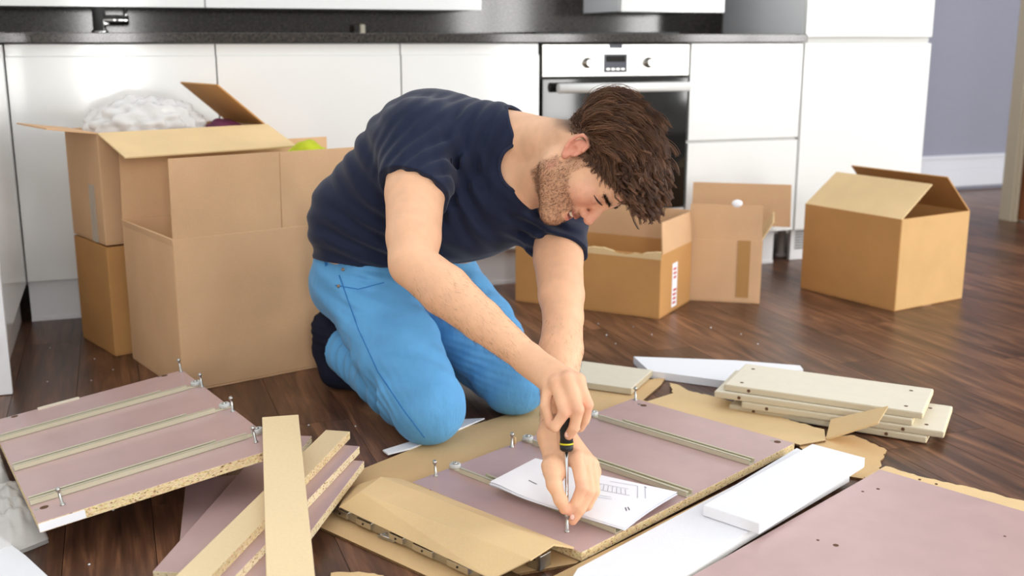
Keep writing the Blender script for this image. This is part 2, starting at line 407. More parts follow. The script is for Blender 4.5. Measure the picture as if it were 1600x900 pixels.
    MB().box((.004, .03, ZB), (W_-.004, .55, .85)).build('housing', M['black'], r)
    fp = MB().box((.002, -.004, .735), (W_-.002, .028, .846)).build('control_panel', M['steel'], r, bevel=.002)
    MB().box((.06, -.0045, .8215), (W_-.06, -.0035, .8235)).build('panel_groove', M['grille'], fp)
    dsp = MB().box((.235, -.006, .748), (.325, -.003, .812)).build('display', M['display'], fp)
    MB().box((.243, -.0068, .785), (.317, -.0055, .806)).build('clock_window', M['black_glass'], dsp)
    for k in range(4): MB().box((.245+k*.019, -.008, .757), (.257+k*.019, -.0055, .763)).build('button', M['steel'], dsp)
    MB().box((.255, -.0055, .832), (.305, -.0035, .846)).build('badge', M['display'], fp)
    for q in (.172, .41):
        kb = MB().lathe([(.019, 0), (.019, .004), (.0155, .006), (.0145, .022), (.012, .025)], 24, M=Matrix.Translation((q, -.004, .782)) @ Matrix.Rotation(math.pi/2, 4, 'X')).build('knob', M['steel'], fp)
        MB().box((q-.0015, -.03, .784), (q+.0015, -.028, .796)).build('pointer', M['black'], kb)
        MB().box((q-.0015, -.0048, .812), (q+.0015, -.0036, .819)).build('knob_mark', M['red_ink'], fp)
    dr = MB().box((.002, -.004, .255), (W_-.002, .024, .728)).build('door', M['black_glass'], r, bevel=.002)
    MB().tube([(.045, -.045, .697), (W_-.018, -.045, .697)], .017, 16).build('handle', M['white_gloss'], dr)
    for q in (.07, W_-.05): MB().tube([(q, -.003, .697), (q, -.04, .697)], .006, 10).build('handle_bracket', M['steel'], dr)
    MB().box((.002, 0, .14), (W_-.002, .02, .25)).build('lower_panel', gl, r, bevel=.0015)
    # return run at the left
    r = kroot('corner_cabinet', 0, 0, 0); tag(r, 'white cabinet of the return run at the kitchen corner', 'cabinet')
    MB().box((-.58, -.76, ZB), (-.022, .0, .85)).build('carcass', wm, r)
    MB().box((-.02, -.085, ZB), (0, -.003, ZT)).build('filler_strip', gl, r, bevel=.001)
    MB().box((-.02, -.70, ZB), (0, -.088, ZT)).build('door', gl, r, bevel=.0015)
    MB().box((-.045, -.70, .002), (-.03, .04, .133)).build('plinth', wm, r)
    MB().box((-.58, -.725, .002), (.0, -.704, .85)).build('end_panel', wm, r)
    MB().box((-.62, -.74, .852), (.02, -.024, .882)).build('worktop', M['granite'], r)

# ------------------------------------------------------------------ cartons
def carton(name, label, org, yaw, L, W, h, mat, flaps=(), z=0, group='moving boxes', t=.005, lean=0, skip_wall_top=None):
    r = empty(name, (org[0], org[1], z), (0, 0, yaw)); tag(r, label, 'box', group)
    b = MB()
    b.box((0, 0, 0), (L, W, t)); b.box((0, 0, t), (L, t, h)); b.box((0, W-t, t), (L, W, h)); b.box((0, t, t), (t, W-t, h)); b.box((L-t, t, t), (L, W-t, h))
    b.build('body', mat, r, bevel=.002, seg=2)
    for fl in flaps:
        side, ang, ln = fl[0], math.radians(fl[1]), fl[2]
        a0 = fl[3] if len(fl) > 3 else 0.0; a1 = fl[4] if len(fl) > 4 else 1.0; nm = fl[5] if len(fl) > 5 else 'flap'
        S = L if side in 'fb' else W
        tp = fl[8] if len(fl) > 8 else .004
        bb = MB(); n = 8
        pts = []; bow = fl[6] if len(fl) > 6 else .0
        # slab in hinge frame: x along hinge, y outward length, slight bow
        for zz in (0, -t*.8):
            for j in range(n+1):
                q = j/n
                for x in (a0*S+tp*q+.0005, a1*S-tp*q-.0005): pts.append((x, q*ln, zz+bow*math.sin(q*math.pi)))
        fs = []; o2 = 2*(n+1)
        for j in range(n):
            a = 2*j
            fs += [(a, a+1, a+3, a+2), (o2+a+2, o2+a+3, o2+a+1, o2+a), (a+2, o2+a+2, o2+a, a), (a+1, o2+a+1, o2+a+3, a+3)]
        fs += [(1, 0, o2, o2+1), (2*n, 2*n+1, o2+2*n+1, o2+2*n)]
        # rotation: ang 0 = closed (pointing inward), 90 = up, 180 = outward
        Mx = Matrix.Rotation(ang, 4, 'X')
        if side == 'f': MM = Matrix.Translation((0, 0.001, h))
        elif side == 'b': MM = Matrix.Translation((L, W-.001, h)) @ Matrix.Rotation(math.pi, 4, 'Z')
        elif side == 'l': MM = Matrix.Translation((.001, W, h)) @ Matrix.Rotation(-math.pi/2, 4, 'Z')
        else: MM = Matrix.Translation((L-.001, 0, h)) @ Matrix.Rotation(math.pi/2, 4, 'Z')
        pts = [MM @ Mx @ Vector(p) for p in pts]
        bb.add(pts, fs).build(nm, fl[7] if len(fl) > 7 else mat, r)
    return r

def lumpy(name, mat, c, rad, seed, amp=.25, parent=None, sub=4, freq=6):
    bm = bmesh.new(); bmesh.ops.create_icosphere(bm, subdivisions=sub, radius=1)
    rs = np.random.RandomState(seed); ks = rs.normal(size=(9, 3))*freq*.4; ph = rs.uniform(0, 6.28, 9)
    for v in bm.verts:
        p = np.array(v.co); d = np.sum(np.abs(np.sin(ks@p+ph)))/9-.6
        v.co = Vector((p[0]*rad[0]*(1+amp*d), p[1]*rad[1]*(1+amp*d), p[2]*rad[2]*(1+amp*d*1.4)))
    me = bpy.data.meshes.new(name); bm.to_mesh(me); bm.free(); me.materials.append(mat)
    for p in me.polygons: p.use_smooth = True
    return link(name, me, parent, c)

def build_boxes():
    a36 = math.radians(37); a40 = math.radians(40)
    ca = np.array([math.cos(a40), math.sin(a40)]); ya = np.array([-math.sin(a40), math.cos(a40)])
    # two stacked boxes at the back
    A0 = np.array([-1.273, 3.112])-ya*.262
    carton('cardboard_box', 'closed brown cardboard box under the bubble wrap box', A0, a40, .50, .262, .308, M['board_b'], [('f', 1, .13), ('b', 1, .13)])
    hB = .302
    r = carton('cardboard_box', 'open cardboard box full of bubble wrap on another box', A0, a40, .50, .262, hB, M['board_a'],
           [('f', 196, .185, 0, 1, 'flap', .0, M['board_c']), ('l', 172, .13), ('r', 40, .19, 0, 1, 'flap', 0, M['board_b'])], z=.3135)  # right flap takes darker cardboard, its shade put into the colour
    MB().box((-.0012, .055, .0), (-.0004, .10, .16)).build('tape', M['tape'], r)
    def onA(x, y, z): p = A0+ca*x+ya*y; return (p[0], p[1], z)
    o = lumpy('bubble_wrap', M['wrap'], onA(.185, .13, .6135), (.165, .10, .082), 3, .55, sub=5, freq=15); o.rotation_euler.z = a40
    tag(o, 'crumpled bubble wrap heaped in the open box', 'bubble wrap')
    o = lumpy('folded_cloth', M['purple'], onA(.425, .13, .590), (.05, .08, .04), 5, .3); o.rotation_euler.z = a40
    tag(o, 'purple fabric item beside the bubble wrap in the box', 'cloth')
    # the big box in front
    C0 = np.array([-.819, 2.585]); cx = np.array([math.cos(a36), math.sin(a36)]); cy = np.array([-math.sin(a36), math.cos(a36)])
    r = carton('cardboard_box', 'largest cardboard box with tall flaps standing up, behind the man', C0, a36, .62, .385, .390, M['board_a'],
           [('f', 92, .195, 0, .46, 'flap', 0, M['board_a'], .0), ('f', 91.5, .194, .462, 1.0, 'flap', 0, M['board_a'], .0), ('b', 88, .19), ('l', -80, .15)])
    def onC(x, y, z): p = C0+cx*x+cy*y; return (p[0], p[1], z)
    o = lumpy('green_cushion', M['green'], onC(.475, .22, .462), (.09, .10, .12), 8, .25); tag(o, 'lime green cushion inside the largest box', 'cushion')
    # two boxes behind the man
    r = carton('cardboard_box', 'open cardboard box with torn rim and a red printed label', (.011, 3.575), math.radians(-28.8), .518, .282, .205, M['board_b'],
           [('b', 92, .105, 0, 1, 'flap', 0, M['board_a']), ('r', 86, .10, .06, 1, 'flap', 0, M['board_a'])])
    b = MB(); rs = random.Random(2)
    xs = [i*.518/40 for i in range(41)]
    vs = []; fs = []
    for i, x in enumerate(xs):
        hh = .205+.006*rs.random()+.006*math.sin(i*.35)
        vs += [(x, -.0006, .19), (x, .0055, .19), (x, .0055, hh), (x, -.0006, hh-.002)]
    for i in range(40):
        a = 4*i
        for q in range(4): fs.append((a+q, a+4+q, a+4+(q+1)%4, a+(q+1)%4))
    b.add(vs, fs).build('torn_rim', M['board_c'], r)
    lb = MB().box((.518, .105, .015), (.5188, .15, .16)).build('label', M['paper'], r)
    b = MB(); rs = random.Random(4)
    for k in range(9):
        z = .025+k*.014
        if k in (4, 5): continue
        MB().box((.5187, .112+.004*rs.random(), z), (.5192, .138+.008*rs.random(), z+.007)).build('label_print', M['red_ink'], lb)
    r = carton('cardboard_box', 'cardboard box standing against the two-drawer cabinet with raised taped flaps', (.590, 3.585), math.radians(-13.4), .243, .30, .215, M['board_a'],
           [('f', 92, .115, 0, 1), ('b', 90, .150, -.38, 1.06, 'flap', 0, M['board_a']), ('r', 120, .07, 0, .8, 'flap', 0, M['board_c'])])
    lumpy('tape_scrap', M['paper'], (.155, .0, .335), (.018, .006, .014), 4, .3, r, 2)
    MB().box((.165, -.0022, .02), (.205, -.0008, .213)).build('tape', M['tape_brown'], r)
    # box at the right
    r = carton('cardboard_box', 'cardboard box with half open lid standing alone before the tall cabinet', (1.025, 3.77), math.atan2(-.346, .216), .408, .347, .303, M['board_b'],
           [('f', 36, .175, 0, 1, 'flap', 0, M['board_c']), ('b', 44, .175, 0, 1, 'flap', 0, M['board_b'])])
    MB().box((.4075, .14, .0), (.409, .185, .055)).build('tape', M['tape_brown'], r)
    MB().box((.402, .003, .003), (.4092, .344, .302)).build('lit_side_face', M['board_lit'], r, bevel=.001)  # paler sheet on this side: light from the right put into its colour

# ------------------------------------------------------------------ flat-pack boards
def frame_from(o, ex, ey):
    ex = Vector(ex).normalized(); ey = Vector(ey); ey = (ey-ex*ey.dot(ex)).normalized(); ez = ex.cross(ey)
    m = Matrix((ex, ey, ez)).transposed().to_4x4(); m.translation = Vector(o); return m
def slab(name, label, o, ex, ey, L, W, T, mats, cat='board', group=None, bevel=.0012, side_idx=(1, 1, 1, 1)):
    """board whose top face starts at corner o and runs L along ex, W along ey; T thick below"""
    mt = frame_from(o, ex, ey)
    b = MB().box((0, 0, -T), (L, W, 0), [0, 0]+list(side_idx))
    ob = b.build(name, mats, None, bevel=bevel); ob.matrix_world = mt
    return tag(ob, label, cat, group)
def bolt_mesh():
    return MB().lathe([(.0046, 0), (.0046, .003), (.0026, .004), (.0026, .021), (.0022, .022), (.0022, .0265), (.0042, .0275), (.0044, .031), (.003, .034)], 12).mesh('cam_bolt', M['zinc'])
def side_panel(name, label, mt, wheel_right, bolts, holes, T=.018):
    """drawer-chest side: laminated board with three roller runners; local x along the runners"""
    L, W = .43, .702
    r = empty(name); r.matrix_world = mt; tag(r, label, 'panel')
    b = MB().box((0, 0, -T), (L, W, 0), [0, 0, 1, 1, 2, 1]); b.build('board', [M['mauve'], M['chip'], M['cream']], r, bevel=.0012)
    def X(x): return x if wheel_right else L-x
    for y in (.103, .316, .535):
        b = MB(); w, hgt, t = .020, .011, .0016
        # C-shaped rail built from strips, wheel end ramped
        def strip(x0, x1, y0, y1, z0, z1):
            a, c = sorted((X(x0), X(x1))); b.box((a, y0, z0), (c, y1, z1))
        strip(.002, .395, y-w/2, y+w/2, 0, t)
        strip(.002, .395, y-w/2, y-w/2+t, 0, hgt); strip(.002, .34, y+w/2-t, y+w/2, 0, hgt)
        strip(.002, .395, y-w/2, y-w/2+.007, hgt-t, hgt); strip(.002, .33, y+w/2-.005, y+w/2, hgt-t, hgt)
        strip(.33, .40, y-w/2+.002, y+w/2-.006, 0, .004)
        strip(.39, .43, y-.007, y+.007, 0, .003)
        rn = b.build('runner', M['runner'], r, bevel=.0006)
        mw = Matrix.Translation((X(.418), y+.001, .003))
        MB().lathe([(.0105, 0), (.0115, .002), (.0115, .007), (.010, .0085), (.006, .0085), (.0058, .0072)], 20, M=mw).build('roller', M['nylon'], rn)
        MB().lathe([(.0042, .006), (.0042, .010), (.002, .0112)], 12, M=mw).build('rivet', M['zinc'], rn)
        for q in (.06, .2, .31): MB().lathe([(.003, .0016), (.003, .0024), (.001, .0028)], 10, M=Matrix.Translation((X(q), y, 0))).build('runner_screw', M['zinc'], rn)
    bm_ = bolt_mesh()
    for x, y in bolts: link('cam_bolt', bm_, r, (x, y, -.001), (.05*math.sin(x*90), .06*math.cos(y*70), 0))
    for x, y in holes:
        h = MB().lathe([(.0075, -.001), (.0075, .0003)], 14, M=Matrix.Translation((x, y, 0))).build('cam_hole', M['hole'], r)
        MB().box((x-.016, y-.003, -.001), (x-.008, y+.003, .0006)).build('cam_glint', M['zinc'], h)
    return r
KZ = .024
def build_boards():
    # --- panel he is working on
    A, B_, C_ = G(990, 622, KZ), G(1245, 693, KZ), G(890, 860, KZ)
    e = (B_-A).normalized(); g = Vector((e.y, -e.x, 0)); g = g if g.dot(C_-B_) > 0 else -g
    o = A+g*.702
    mK = frame_from(o, e, -g)
    K = side_panel('side_panel', 'mauve chest side panel with three runners lying under the man\'s hands', mK, False,
        [(.012, .052), (.012, .268), (.012, .694)], [(.05, .675), (.40, .682)], T=.017)
    MB().lathe([(.003, -.001), (.003, .014), (.0022, .016)], 10, M=Matrix.Translation((.004, .285, 0))).build('wood_dowel', M['dowel'], K)
    # --- tilted panel on the left
    ex = Vector((.845, .522, .117)); ey = Vector((-.519, .853, -.053))
    mG = frame_from((-.791, 1.68, .074), ex, ey)
    Gp = side_panel('side_panel', 'mauve chest side panel with three runners propped on the pile of boards', mG, True,
        [(.424, .690), (.426, .517), (.424, .283), (.400, .060), (.048, .050)], [(.385, .694), (.05, .690), (.02, .066)])
    MB().box((0, -.0006, -.0165), (.075, .0002, -.0015)).build('edge_tape', M['paper'], Gp)
    MB().box((.10, .690, 0), (.19, .7, .0035)).build('edge_strip', M['cream'], Gp)
    b = MB(); b.box((.395, -.003, -.016), (.425, .006, -.002)).build('dowel_plug', M['paper'], Gp, bevel=.003)
    # --- board pile
    mv = [M['mauve'], M['chip_pale']]
    def by_right_edge(name, label, far, near, z, W, L, mats, dz=0.0, T=.016, ext=0, group=None, cat='board'):
        f, n_ = G(*far, z), G(*near, z+dz); d = (n_-f).normalized()
        f = f-d*ext
        side = Vector((d.y, -d.x, 0))          # towards -X when d points at camera
        return slab(name, label, f, side, -d, W, L, T, mats, 'board', group).__setattr__('matrix_world', frame_from(f+d*L, side*-1, -d) @ Matrix.Translation((-W, 0, 0)))
    hz = .017
    p = [G(290, 755, hz), G(275, 900, hz)]; d = (p[1]-p[0]).normalized(); side = Vector((-d.y, d.x, 0))
    slab('flat_panel', 'wide mauve panel lying flat at the bottom of the board pile', p[0]-d*.02+d*.52, side, -d, .21, .52, .016, mv, 'panel')
    by_right_edge('long_board', 'mauve board slanting under the pale wood board, half hidden', (487, 681), (330, 882), .033, .085, .62, mv, T=.0158)
    by_right_edge('long_board', 'lowest mauve board of the fan with a pale raw edge', (569, 720), (433, 900), .048, .08, .68, mv, group='fan of long boards')
    by_right_edge('long_board', 'middle mauve board of the fan with a pale raw edge', (562, 697), (374, 893), .064, .078, .70, mv, group='fan of long boards')
    by_right_edge('long_board', 'topmost board of the fan with a pale wood face', (547, 674), (336, 893), .080, .052, .74, [M['beech'], M['chip']], group='fan of long boards')
    fl, fr, nl, nr = G(410, 650, .148), G(466, 649, .148), G(415, 900, .101), G(493, 900, .101)
    dd = ((nl+nr)/2-(fl+fr)/2).normalized(); sd = (-dd).cross(Vector((0, 0, 1))).normalized(); fc = (fl+fr)/2-sd*.03475
    o = slab('long_board', 'pale wood board lying across the top of the pile', fc+dd*.80, sd, -dd, .0695, .80, .013, [M['beech'], M['mauve_edge']])
    # --- big panel bottom right
    mz = .022
    a, b2, c2 = G(1375, 733, mz), G(1600, 789, mz), G(1080, 900, mz)
    ey = (a-c2).normalized(); ex = Vector((ey.y, -ey.x, 0))
    o = slab('large_panel', 'large plain mauve panel with small drilled holes lying on cardboard', a-ey*.95, ex, ey, .62, .95, .016, mv, 'panel')
    mw = o.matrix_world.copy(); inv = mw.inverted()
    for px, py, rr in ((1306, 852, .005), (1278, 844, .0028), (1348, 768, .0028), (1372, 764, .0035), (1437, 749, .0028), (1463, 756, .0028), (1570, 838, .0025)):
        q = inv @ G(px, py, mz)
        MB().lathe([(rr, -.001), (rr, .0003)], 12, M=Matrix.Translation((q.x, q.y, 0))).build('hole', M['hole'], o)
    # --- stack of drawer fronts
    zt = .070
    a, b3, c3 = G(1165, 567, zt), G(1455, 606, zt), G(1140, 602, zt)
    ex = (b3-a).normalized(); ey = Vector((ex.y, -ex.x, 0))
    labs = ['bottom', 'third from the top', 'second from the top', 'topmost']
    offs = [(.020, -.004, -.035), (.045, .012, .01), (-.022, .012, .015), (0, 0, 0)]
    for k in range(4):
        ox, oy, ra = offs[k]
        exk = Matrix.Rotation(ra, 3, 'Z') @ ex; eyk = Vector((-exk.y, exk.x, 0))
        z = .0165*(k+1)+.003
        org = Vector((a.x, a.y, z))+ex*ox-eyk*.19+ey*oy
        r = empty('cream_board'); r.matrix_world = frame_from(org, exk, eyk)
        tag(r, 'cream drawer front board, %s of the stack on the floor' % labs[k], 'board', 'stacked cream drawer fronts')
        bb = MB().box((0, 0, -.016), (.445, .19, 0), [0, 0, 1, 2, 1, 2])
        bb.build('board', [M['cream'], M['cream_edge'], M['chip_pale']], r, bevel=.004, seg=3)
        for hx, hy in ((.03, .15), (.035, .03), (.40, .15), (.405, .03)):
            MB().lathe([(.0045, -.001), (.0045, .0004)], 12, M=Matrix.Translation((hx, hy, 0))).build('hole', M['hole'], r)
        for hx in (.06, .36): MB().lathe([(.004, -.001), (.004, .0008)], 10, M=Matrix.Translation((hx, 0, -.008)) @ Matrix.Rotation(math.pi/2, 4, 'X')).build('edge_hole', M['hole'], r)
    # --- short cream board by the man's arm
    zo = .024
    b4, c4 = G(1020, 578, zo), G(987, 607, zo); ey = (b4-c4).normalized(); ex = Vector((ey.y, -ey.x, 0)); w4 = (b4-c4).length
    slab('short_board', 'short cream board on the cardboard behind the man\'s wrist', c4-ex*.26, ex, ey, .26, w4, .017, [M['cream'], M['cream_edge']], bevel=.002)

# ------------------------------------------------------------------ cardboard, foam, paper
def px_prism(name, label, cat, pix, z, t, mat, side=None, zoff=None, group=None, jag=0, seed=0, torn=()):
    rs = random.Random(seed); pts = []
    n = len(pix)
    for i in range(n):
        a = G(*pix[i], z); b = G(*pix[(i+1) % n], z)
        if i in torn:
            m = max(2, int((b-a).length/.008))
            for k in range(m):
                q = a.lerp(b, k/m); nv = Vector((-(b-a).y, (b-a).x, 0)).normalized()
                q = q+nv*(rs.uniform(-1, 1)*.0035 if k else 0); pts.append((q.x, q.y))
        else: pts.append((a.x, a.y))
    c = (sum(p[0] for p in pts)/len(pts), sum(p[1] for p in pts)/len(pts))
    pts = [(p[0]-c[0], p[1]-c[1]) for p in pts]
    b = MB().prism(pts, z-t, z, 0, 1 if side is not None else None)
    o = b.build(name, [mat, side] if side is not None else mat, None, (c[0], c[1], 0))
    return tag(o, label, cat, group)
def build_packing():
    cb = M['board_d']
    # big sheet under the panel, left and far side
    px_prism('cardboard_sheet', 'flat cardboard sheet under the man\'s knees and the runner panel', 'cardboard',
             [(497, 822), (535, 765), (560, 735), (640, 703), (725, 668), (838, 634), (908, 592), (975, 597), (1040, 590), (1033, 601), (1005, 625), (1230, 700), (900, 880), (700, 915)], .005, .0045, cb, M['flute'], torn=(6, 7))
    px_prism('cardboard_sheet', 'torn cardboard sheet between the runner panel and the cream boards', 'cardboard',
             [(1008, 628), (1052, 614), (1046, 598), (1062, 602), (1075, 610), (1160, 631), (1240, 658), (1288, 671), (1290, 688), (1250, 695)], .0095, .004, M['board_c'], M['flute'], torn=(1, 2, 4, 5, 6))
    r = empty('cardboard_sheet', G(1290, 690, .006)); tag(r, 'raised cardboard flap pointing at the stack of cream boards', 'cardboard')
    p = [G(1290, 686, .006), G(1298, 655, .030), G(1388, 634, .100), G(1372, 660, .078)]
    q = [v-Vector((0, 0, .004)) for v in p]; o0 = Vector(r.location)
    MB().add([v-o0 for v in p+q], [(3, 2, 1, 0), (4, 5, 6, 7), (0, 1, 5, 4), (1, 2, 6, 5), (2, 3, 7, 6), (3, 0, 4, 7)][0:6], 0).build('flap', M['board_c'], r)
    px_prism('cardboard_strip', 'torn corrugated cardboard strip at the corner of the large panel', 'cardboard',
             [(1248, 697), (1290, 682), (1335, 680), (1384, 702), (1372, 735), (1350, 748), (1300, 740)], .0045, .004, cb, M['flute'], torn=(1, 2, 3))
    px_prism('cardboard_strip', 'cardboard edge showing along the far side of the large panel', 'cardboard',
             [(1350, 745), (1384, 728), (1440, 745), (1530, 765), (1625, 790), (1625, 830), (1450, 850)], .0055, .004, M['board_c'], M['flute'], torn=(1, 2, 3))
    px_prism('cardboard_strip', 'cardboard strip between the runner panel edge and white foam', 'cardboard',
             [(1252, 706), (1275, 715), (1060, 835), (930, 912), (840, 912), (895, 885)], .0085, .0034, cb, M['flute'])
    px_prism('cardboard_scrap', 'small torn cardboard scrap on the dark floor in front', 'cardboard',
             [(517, 895), (560, 893), (600, 899), (590, 920), (515, 920)], .004, .003, M['board_c'], M['flute'], torn=(0, 1, 2))
    # white foam
    px_prism('foam_strip', 'long flat white foam strip beside the runner panel', 'foam',
             [(903, 888), (1150, 757), (1245, 700), (1328, 738), (1160, 836), (1056, 902), (1000, 940), (870, 940)], .030, .020, M['foam'])
    zf = .052
    a, b, c = G(1262, 697, zf), G(1352, 715, zf), G(1187, 818, zf)
    ex = (b-c).normalized(); ey = Vector((-ex.y, ex.x, 0)); wd = max(.09, (a-b).dot(ey))
    slab('foam_block', 'white foam block lying on the foam strip', c, ex, ey, (b-c).length, wd, .021, [M['foam'], M['foam']], 'foam', bevel=.002)
    px_prism('foam_strip', 'white foam strip lying behind the stack of cream boards', 'foam',
             [(1014, 579), (990, 557), (1150, 563), (1250, 571), (1255, 577), (1140, 596)], .021, .020, M['foam'])
    px_prism('foam_strip', 'thin white foam sliver under the near knee', 'foam', [(598, 703), (640, 690), (722, 655), (757, 653), (722, 668), (642, 700), (606, 709)], .0085, .0034, M['foam'])
    px_prism('foam_sheet', 'white foam board cut off at the corner beside the plastic bag', 'foam', [(-60, 815), (0, 838), (40, 868), (80, 905), (60, 960), (-80, 960)], .02, .0195, M['foam'])
    # folded cardboard sleeve over metal rails
    r = empty('cardboard_sleeve', G(700, 820, 0)); tag(r, 'folded cardboard sleeve wrapped over metal drawer rails', 'cardboard'); o0 = Vector(r.location)
    lines = [((627, 748), (897, 855), .0265, .0265), ((595, 745), (866, 850), .056, .056), ((563, 768), (829, 874), .060, .060), ((530, 792), (768, 905), .030, .030)]
    ps = []
    for a, b, z0, z1 in lines: ps.append((G(*a, z0), G(*b, z1)))
    for k in range(3):
        (a0, a1), (b0, b1) = ps[k], ps[k+1]
        n_ = (a1-a0).cross(b0-a0).normalized(); n_ = n_ if n_.z > 0 else -n_
        v = [a0, a1, b1, b0]; v = [x-o0 for x in v]; w = [x-n_*.003 for x in v]
        MB().add(v+w, [(0, 1, 2, 3), (7, 6, 5, 4), (0, 4, 5, 1), (1, 5, 6, 2), (2, 6, 7, 3), (3, 7, 4, 0)]).build('fold', M['board_c'], r)
    # end wing
    v = [ps[1][0], ps[2][0], ps[3][0], G(545, 762, .010)]; v = [x-o0 for x in v]; w = [x-Vector((0, 0, .003)) for x in v]
    MB().add(v+w, [(0, 1, 2, 3), (7, 6, 5, 4), (0, 4, 5, 1), (1, 5, 6, 2), (2, 6, 7, 3), (3, 7, 4, 0)]).build('end_wing', M['board_c'], r)
    # metal rails in the sleeve
    r = empty('drawer_rail', G(520, 792, .012)); tag(r, 'grey metal drawer rail set poking out of the cardboard sleeve', 'rail')
    a, b = G(519, 792, .02), G(790, 915, .02); mt = frame_from(a, b-a, Vector((0, 0, 1)).cross(b-a)); L = (b-a).length
    r.matrix_world = mt
    bb = MB().box((0, 0, -.012), (L, .010, .006)); bb.build('channel', M['zinc'], r, bevel=.001)
    for k, (x0, x1) in enumerate(((.01, .05), (.075, .115), (.165, .2), (.225, .275), (.31, .36))):
        MB().box((x0, -.006, -.008), (x1, .001, .004)).build('bracket', M['steel'], r, bevel=.001)
        MB().lathe([(.002, 0), (.002, .0008)], 8, M=Matrix.Translation(((x0+x1)/2, -.0062, -.002)) @ Matrix.Rotation(math.pi/2, 4, 'X')).build('slot', M['black'], r)
    MB().box((.0, .012, -.012), (L*.98, .05, -.006)).build('inner_rail', M['steel'], r)
    e = empty('hinge_bracket', G(845, 884, .004)); tag(e, 'folded metal bracket showing at the open end of the sleeve', 'bracket'); e.rotation_euler.z = -.7
    MB().box((-.015, -.018, 0), (.012, -.015, .034)).box((-.015, -.018, 0), (.012, .012, .003)).box((.009, -.018, 0), (.012, .012, .026)).build('plate', M['zinc'], e, bevel=.001)
    MB().lathe([(.003, 0), (.003, .001)], 12, M=Matrix.Translation((0, -.018, .02)) @ Matrix.Rotation(math.pi/2, 4, 'X')).build('hole', M['black'], e)
    MB().box((-.05, -.006, .003), (-.008, .01, .007)).box((-.05, -.006, .003), (-.008, -.003, .022)).build('tongue', M['steel'], e, bevel=.001)
    for k, (px, py, lab) in enumerate(((605, 843, 'small metal hinge clip on the cardboard near the rail'), (672, 866, 'larger metal hinge clip with screws next to the rail'))):
        c = G(px, py, .006); e = empty('metal_clip', c, (0, 0, -.62)); tag(e, lab, 'metal part', 'metal clips by the rail')
        MB().box((-.02, -.004, 0), (.02, .005, .003)).build('plate', M['zinc'], e, bevel=.001)
        for q in (-.013, .0, .013): MB().lathe([(.004, .003), (.004, .005), (.002, .0075)], 10, M=Matrix.Translation((q, 0, 0))).build('screw', M['chrome'], e)
        MB().tube([(-.018, -.003, .005), (0, -.006, .008), (.019, -.002, .005)], .0016, 8).build('spring', M['chrome'], e)
    # instruction booklet
    r = empty('instruction_booklet', G(900, 780, .03)); tag(r, 'white folded assembly instruction booklet on the runner panel', 'booklet')
    cs = [(765, 763), (836, 722), (1058, 770), (975, 829)]
    o0 = Vector(r.location)
    for k in range(4):
        z = .0365+.0011*k; jit = [(0, 0), (2, 3), (-2, 2), (1, -1)][k]
        P = [G(x+jit[0]*.6, y+jit[1]*.6-k*.6, z) for x, y in cs]
        nx, ny = 14, 10; vs = []
        for side in (0, 1):
            for j in range(ny+1):
                for i in range(nx+1):
                    q = P[0].lerp(P[3], i/nx).lerp(P[1].lerp(P[2], i/nx), j/ny)
                    u, v = i/nx, j/ny
                    lift = .006*math.exp(-((u-.02)/.18)**2)*(1-.5*v)*(1+.25*k) + .004*math.sin(v*3.1+.4)*u + .004*math.exp(-((u-.34)/.05)**2)*v
                    vs.append((q.x-o0.x, q.y-o0.y, q.z-o0.z+lift-(.0005 if side else 0)))
        N0 = (nx+1)*(ny+1); fs = []
        for j in range(ny):
            for i in range(nx):
                a = j*(nx+1)+i; fs.append((a, a+1, a+nx+2, a+nx+1)); fs.append((N0+a+nx+1, N0+a+nx+2, N0+a+1, N0+a))
        pg = MB().add(vs, fs, 0, True).build('page', M['paper'], r)
    # line drawing on the top page, following its surface
    top = vs[:N0]
    def surf(u, v):
        i = min(int(u*nx), nx-1); j = min(int(v*ny), ny-1); fu, fv = u*nx-i, v*ny-j
        q = [Vector(top[(j+b)*(nx+1)+i+a]) for b in (0, 1) for a in (0, 1)]
        return q[0].lerp(q[1], fu).lerp(q[2].lerp(q[3], fu), fv)+Vector((0, 0, .0007))
    def stroke(b, p0, p1, w=.0006):
        m = 6
        for k in range(m):
            a = surf(p0[0]+(p1[0]-p0[0])*k/m, p0[1]+(p1[1]-p0[1])*k/m); c = surf(p0[0]+(p1[0]-p0[0])*(k+1)/m, p0[1]+(p1[1]-p0[1])*(k+1)/m)
            d = (c-a); n_ = Vector((-d.y, d.x, 0)).normalized()*w
            b.add([a-n_, c-n_, c+n_, a+n_], [(0, 1, 2, 3)])
    b = MB()
    for k in range(9): stroke(b, (.50+.028*k, .74+.004*k), (.535+.03*k, .60+.004*k))
    stroke(b, (.49, .75), (.74, .79)); stroke(b, (.53, .59), (.80, .64)); stroke(b, (.76, .92), (.86, .62)); stroke(b, (.80, .95), (.90, .66)); stroke(b, (.58, .88), (.76, .92))
    stroke(b, (.56, .44), (.72, .50)); stroke(b, (.60, .40), (.74, .46)); stroke(b, (.18, .62), (.26, .52)); stroke(b, (.20, .65), (.28, .55))
    b.build('line_drawing', M['ink'], r)
    b = MB()
    for p0, p1 in (((.375, .93), (.39, .90)), ((.39, .90), (.40, .94)), ((.40, .94), (.385, .95)), ((.385, .95), (.375, .93)), ((.36, .94), (.375, .90)), ((.87, .36), (.90, .30)), ((.88, .38), (.91, .33)), ((.80, .94), (.82, .92)), ((.17, .36), (.24, .34))):
        stroke(b, p0, p1, .0009)
    b.build('page_mark', M['ink_dark'], r)
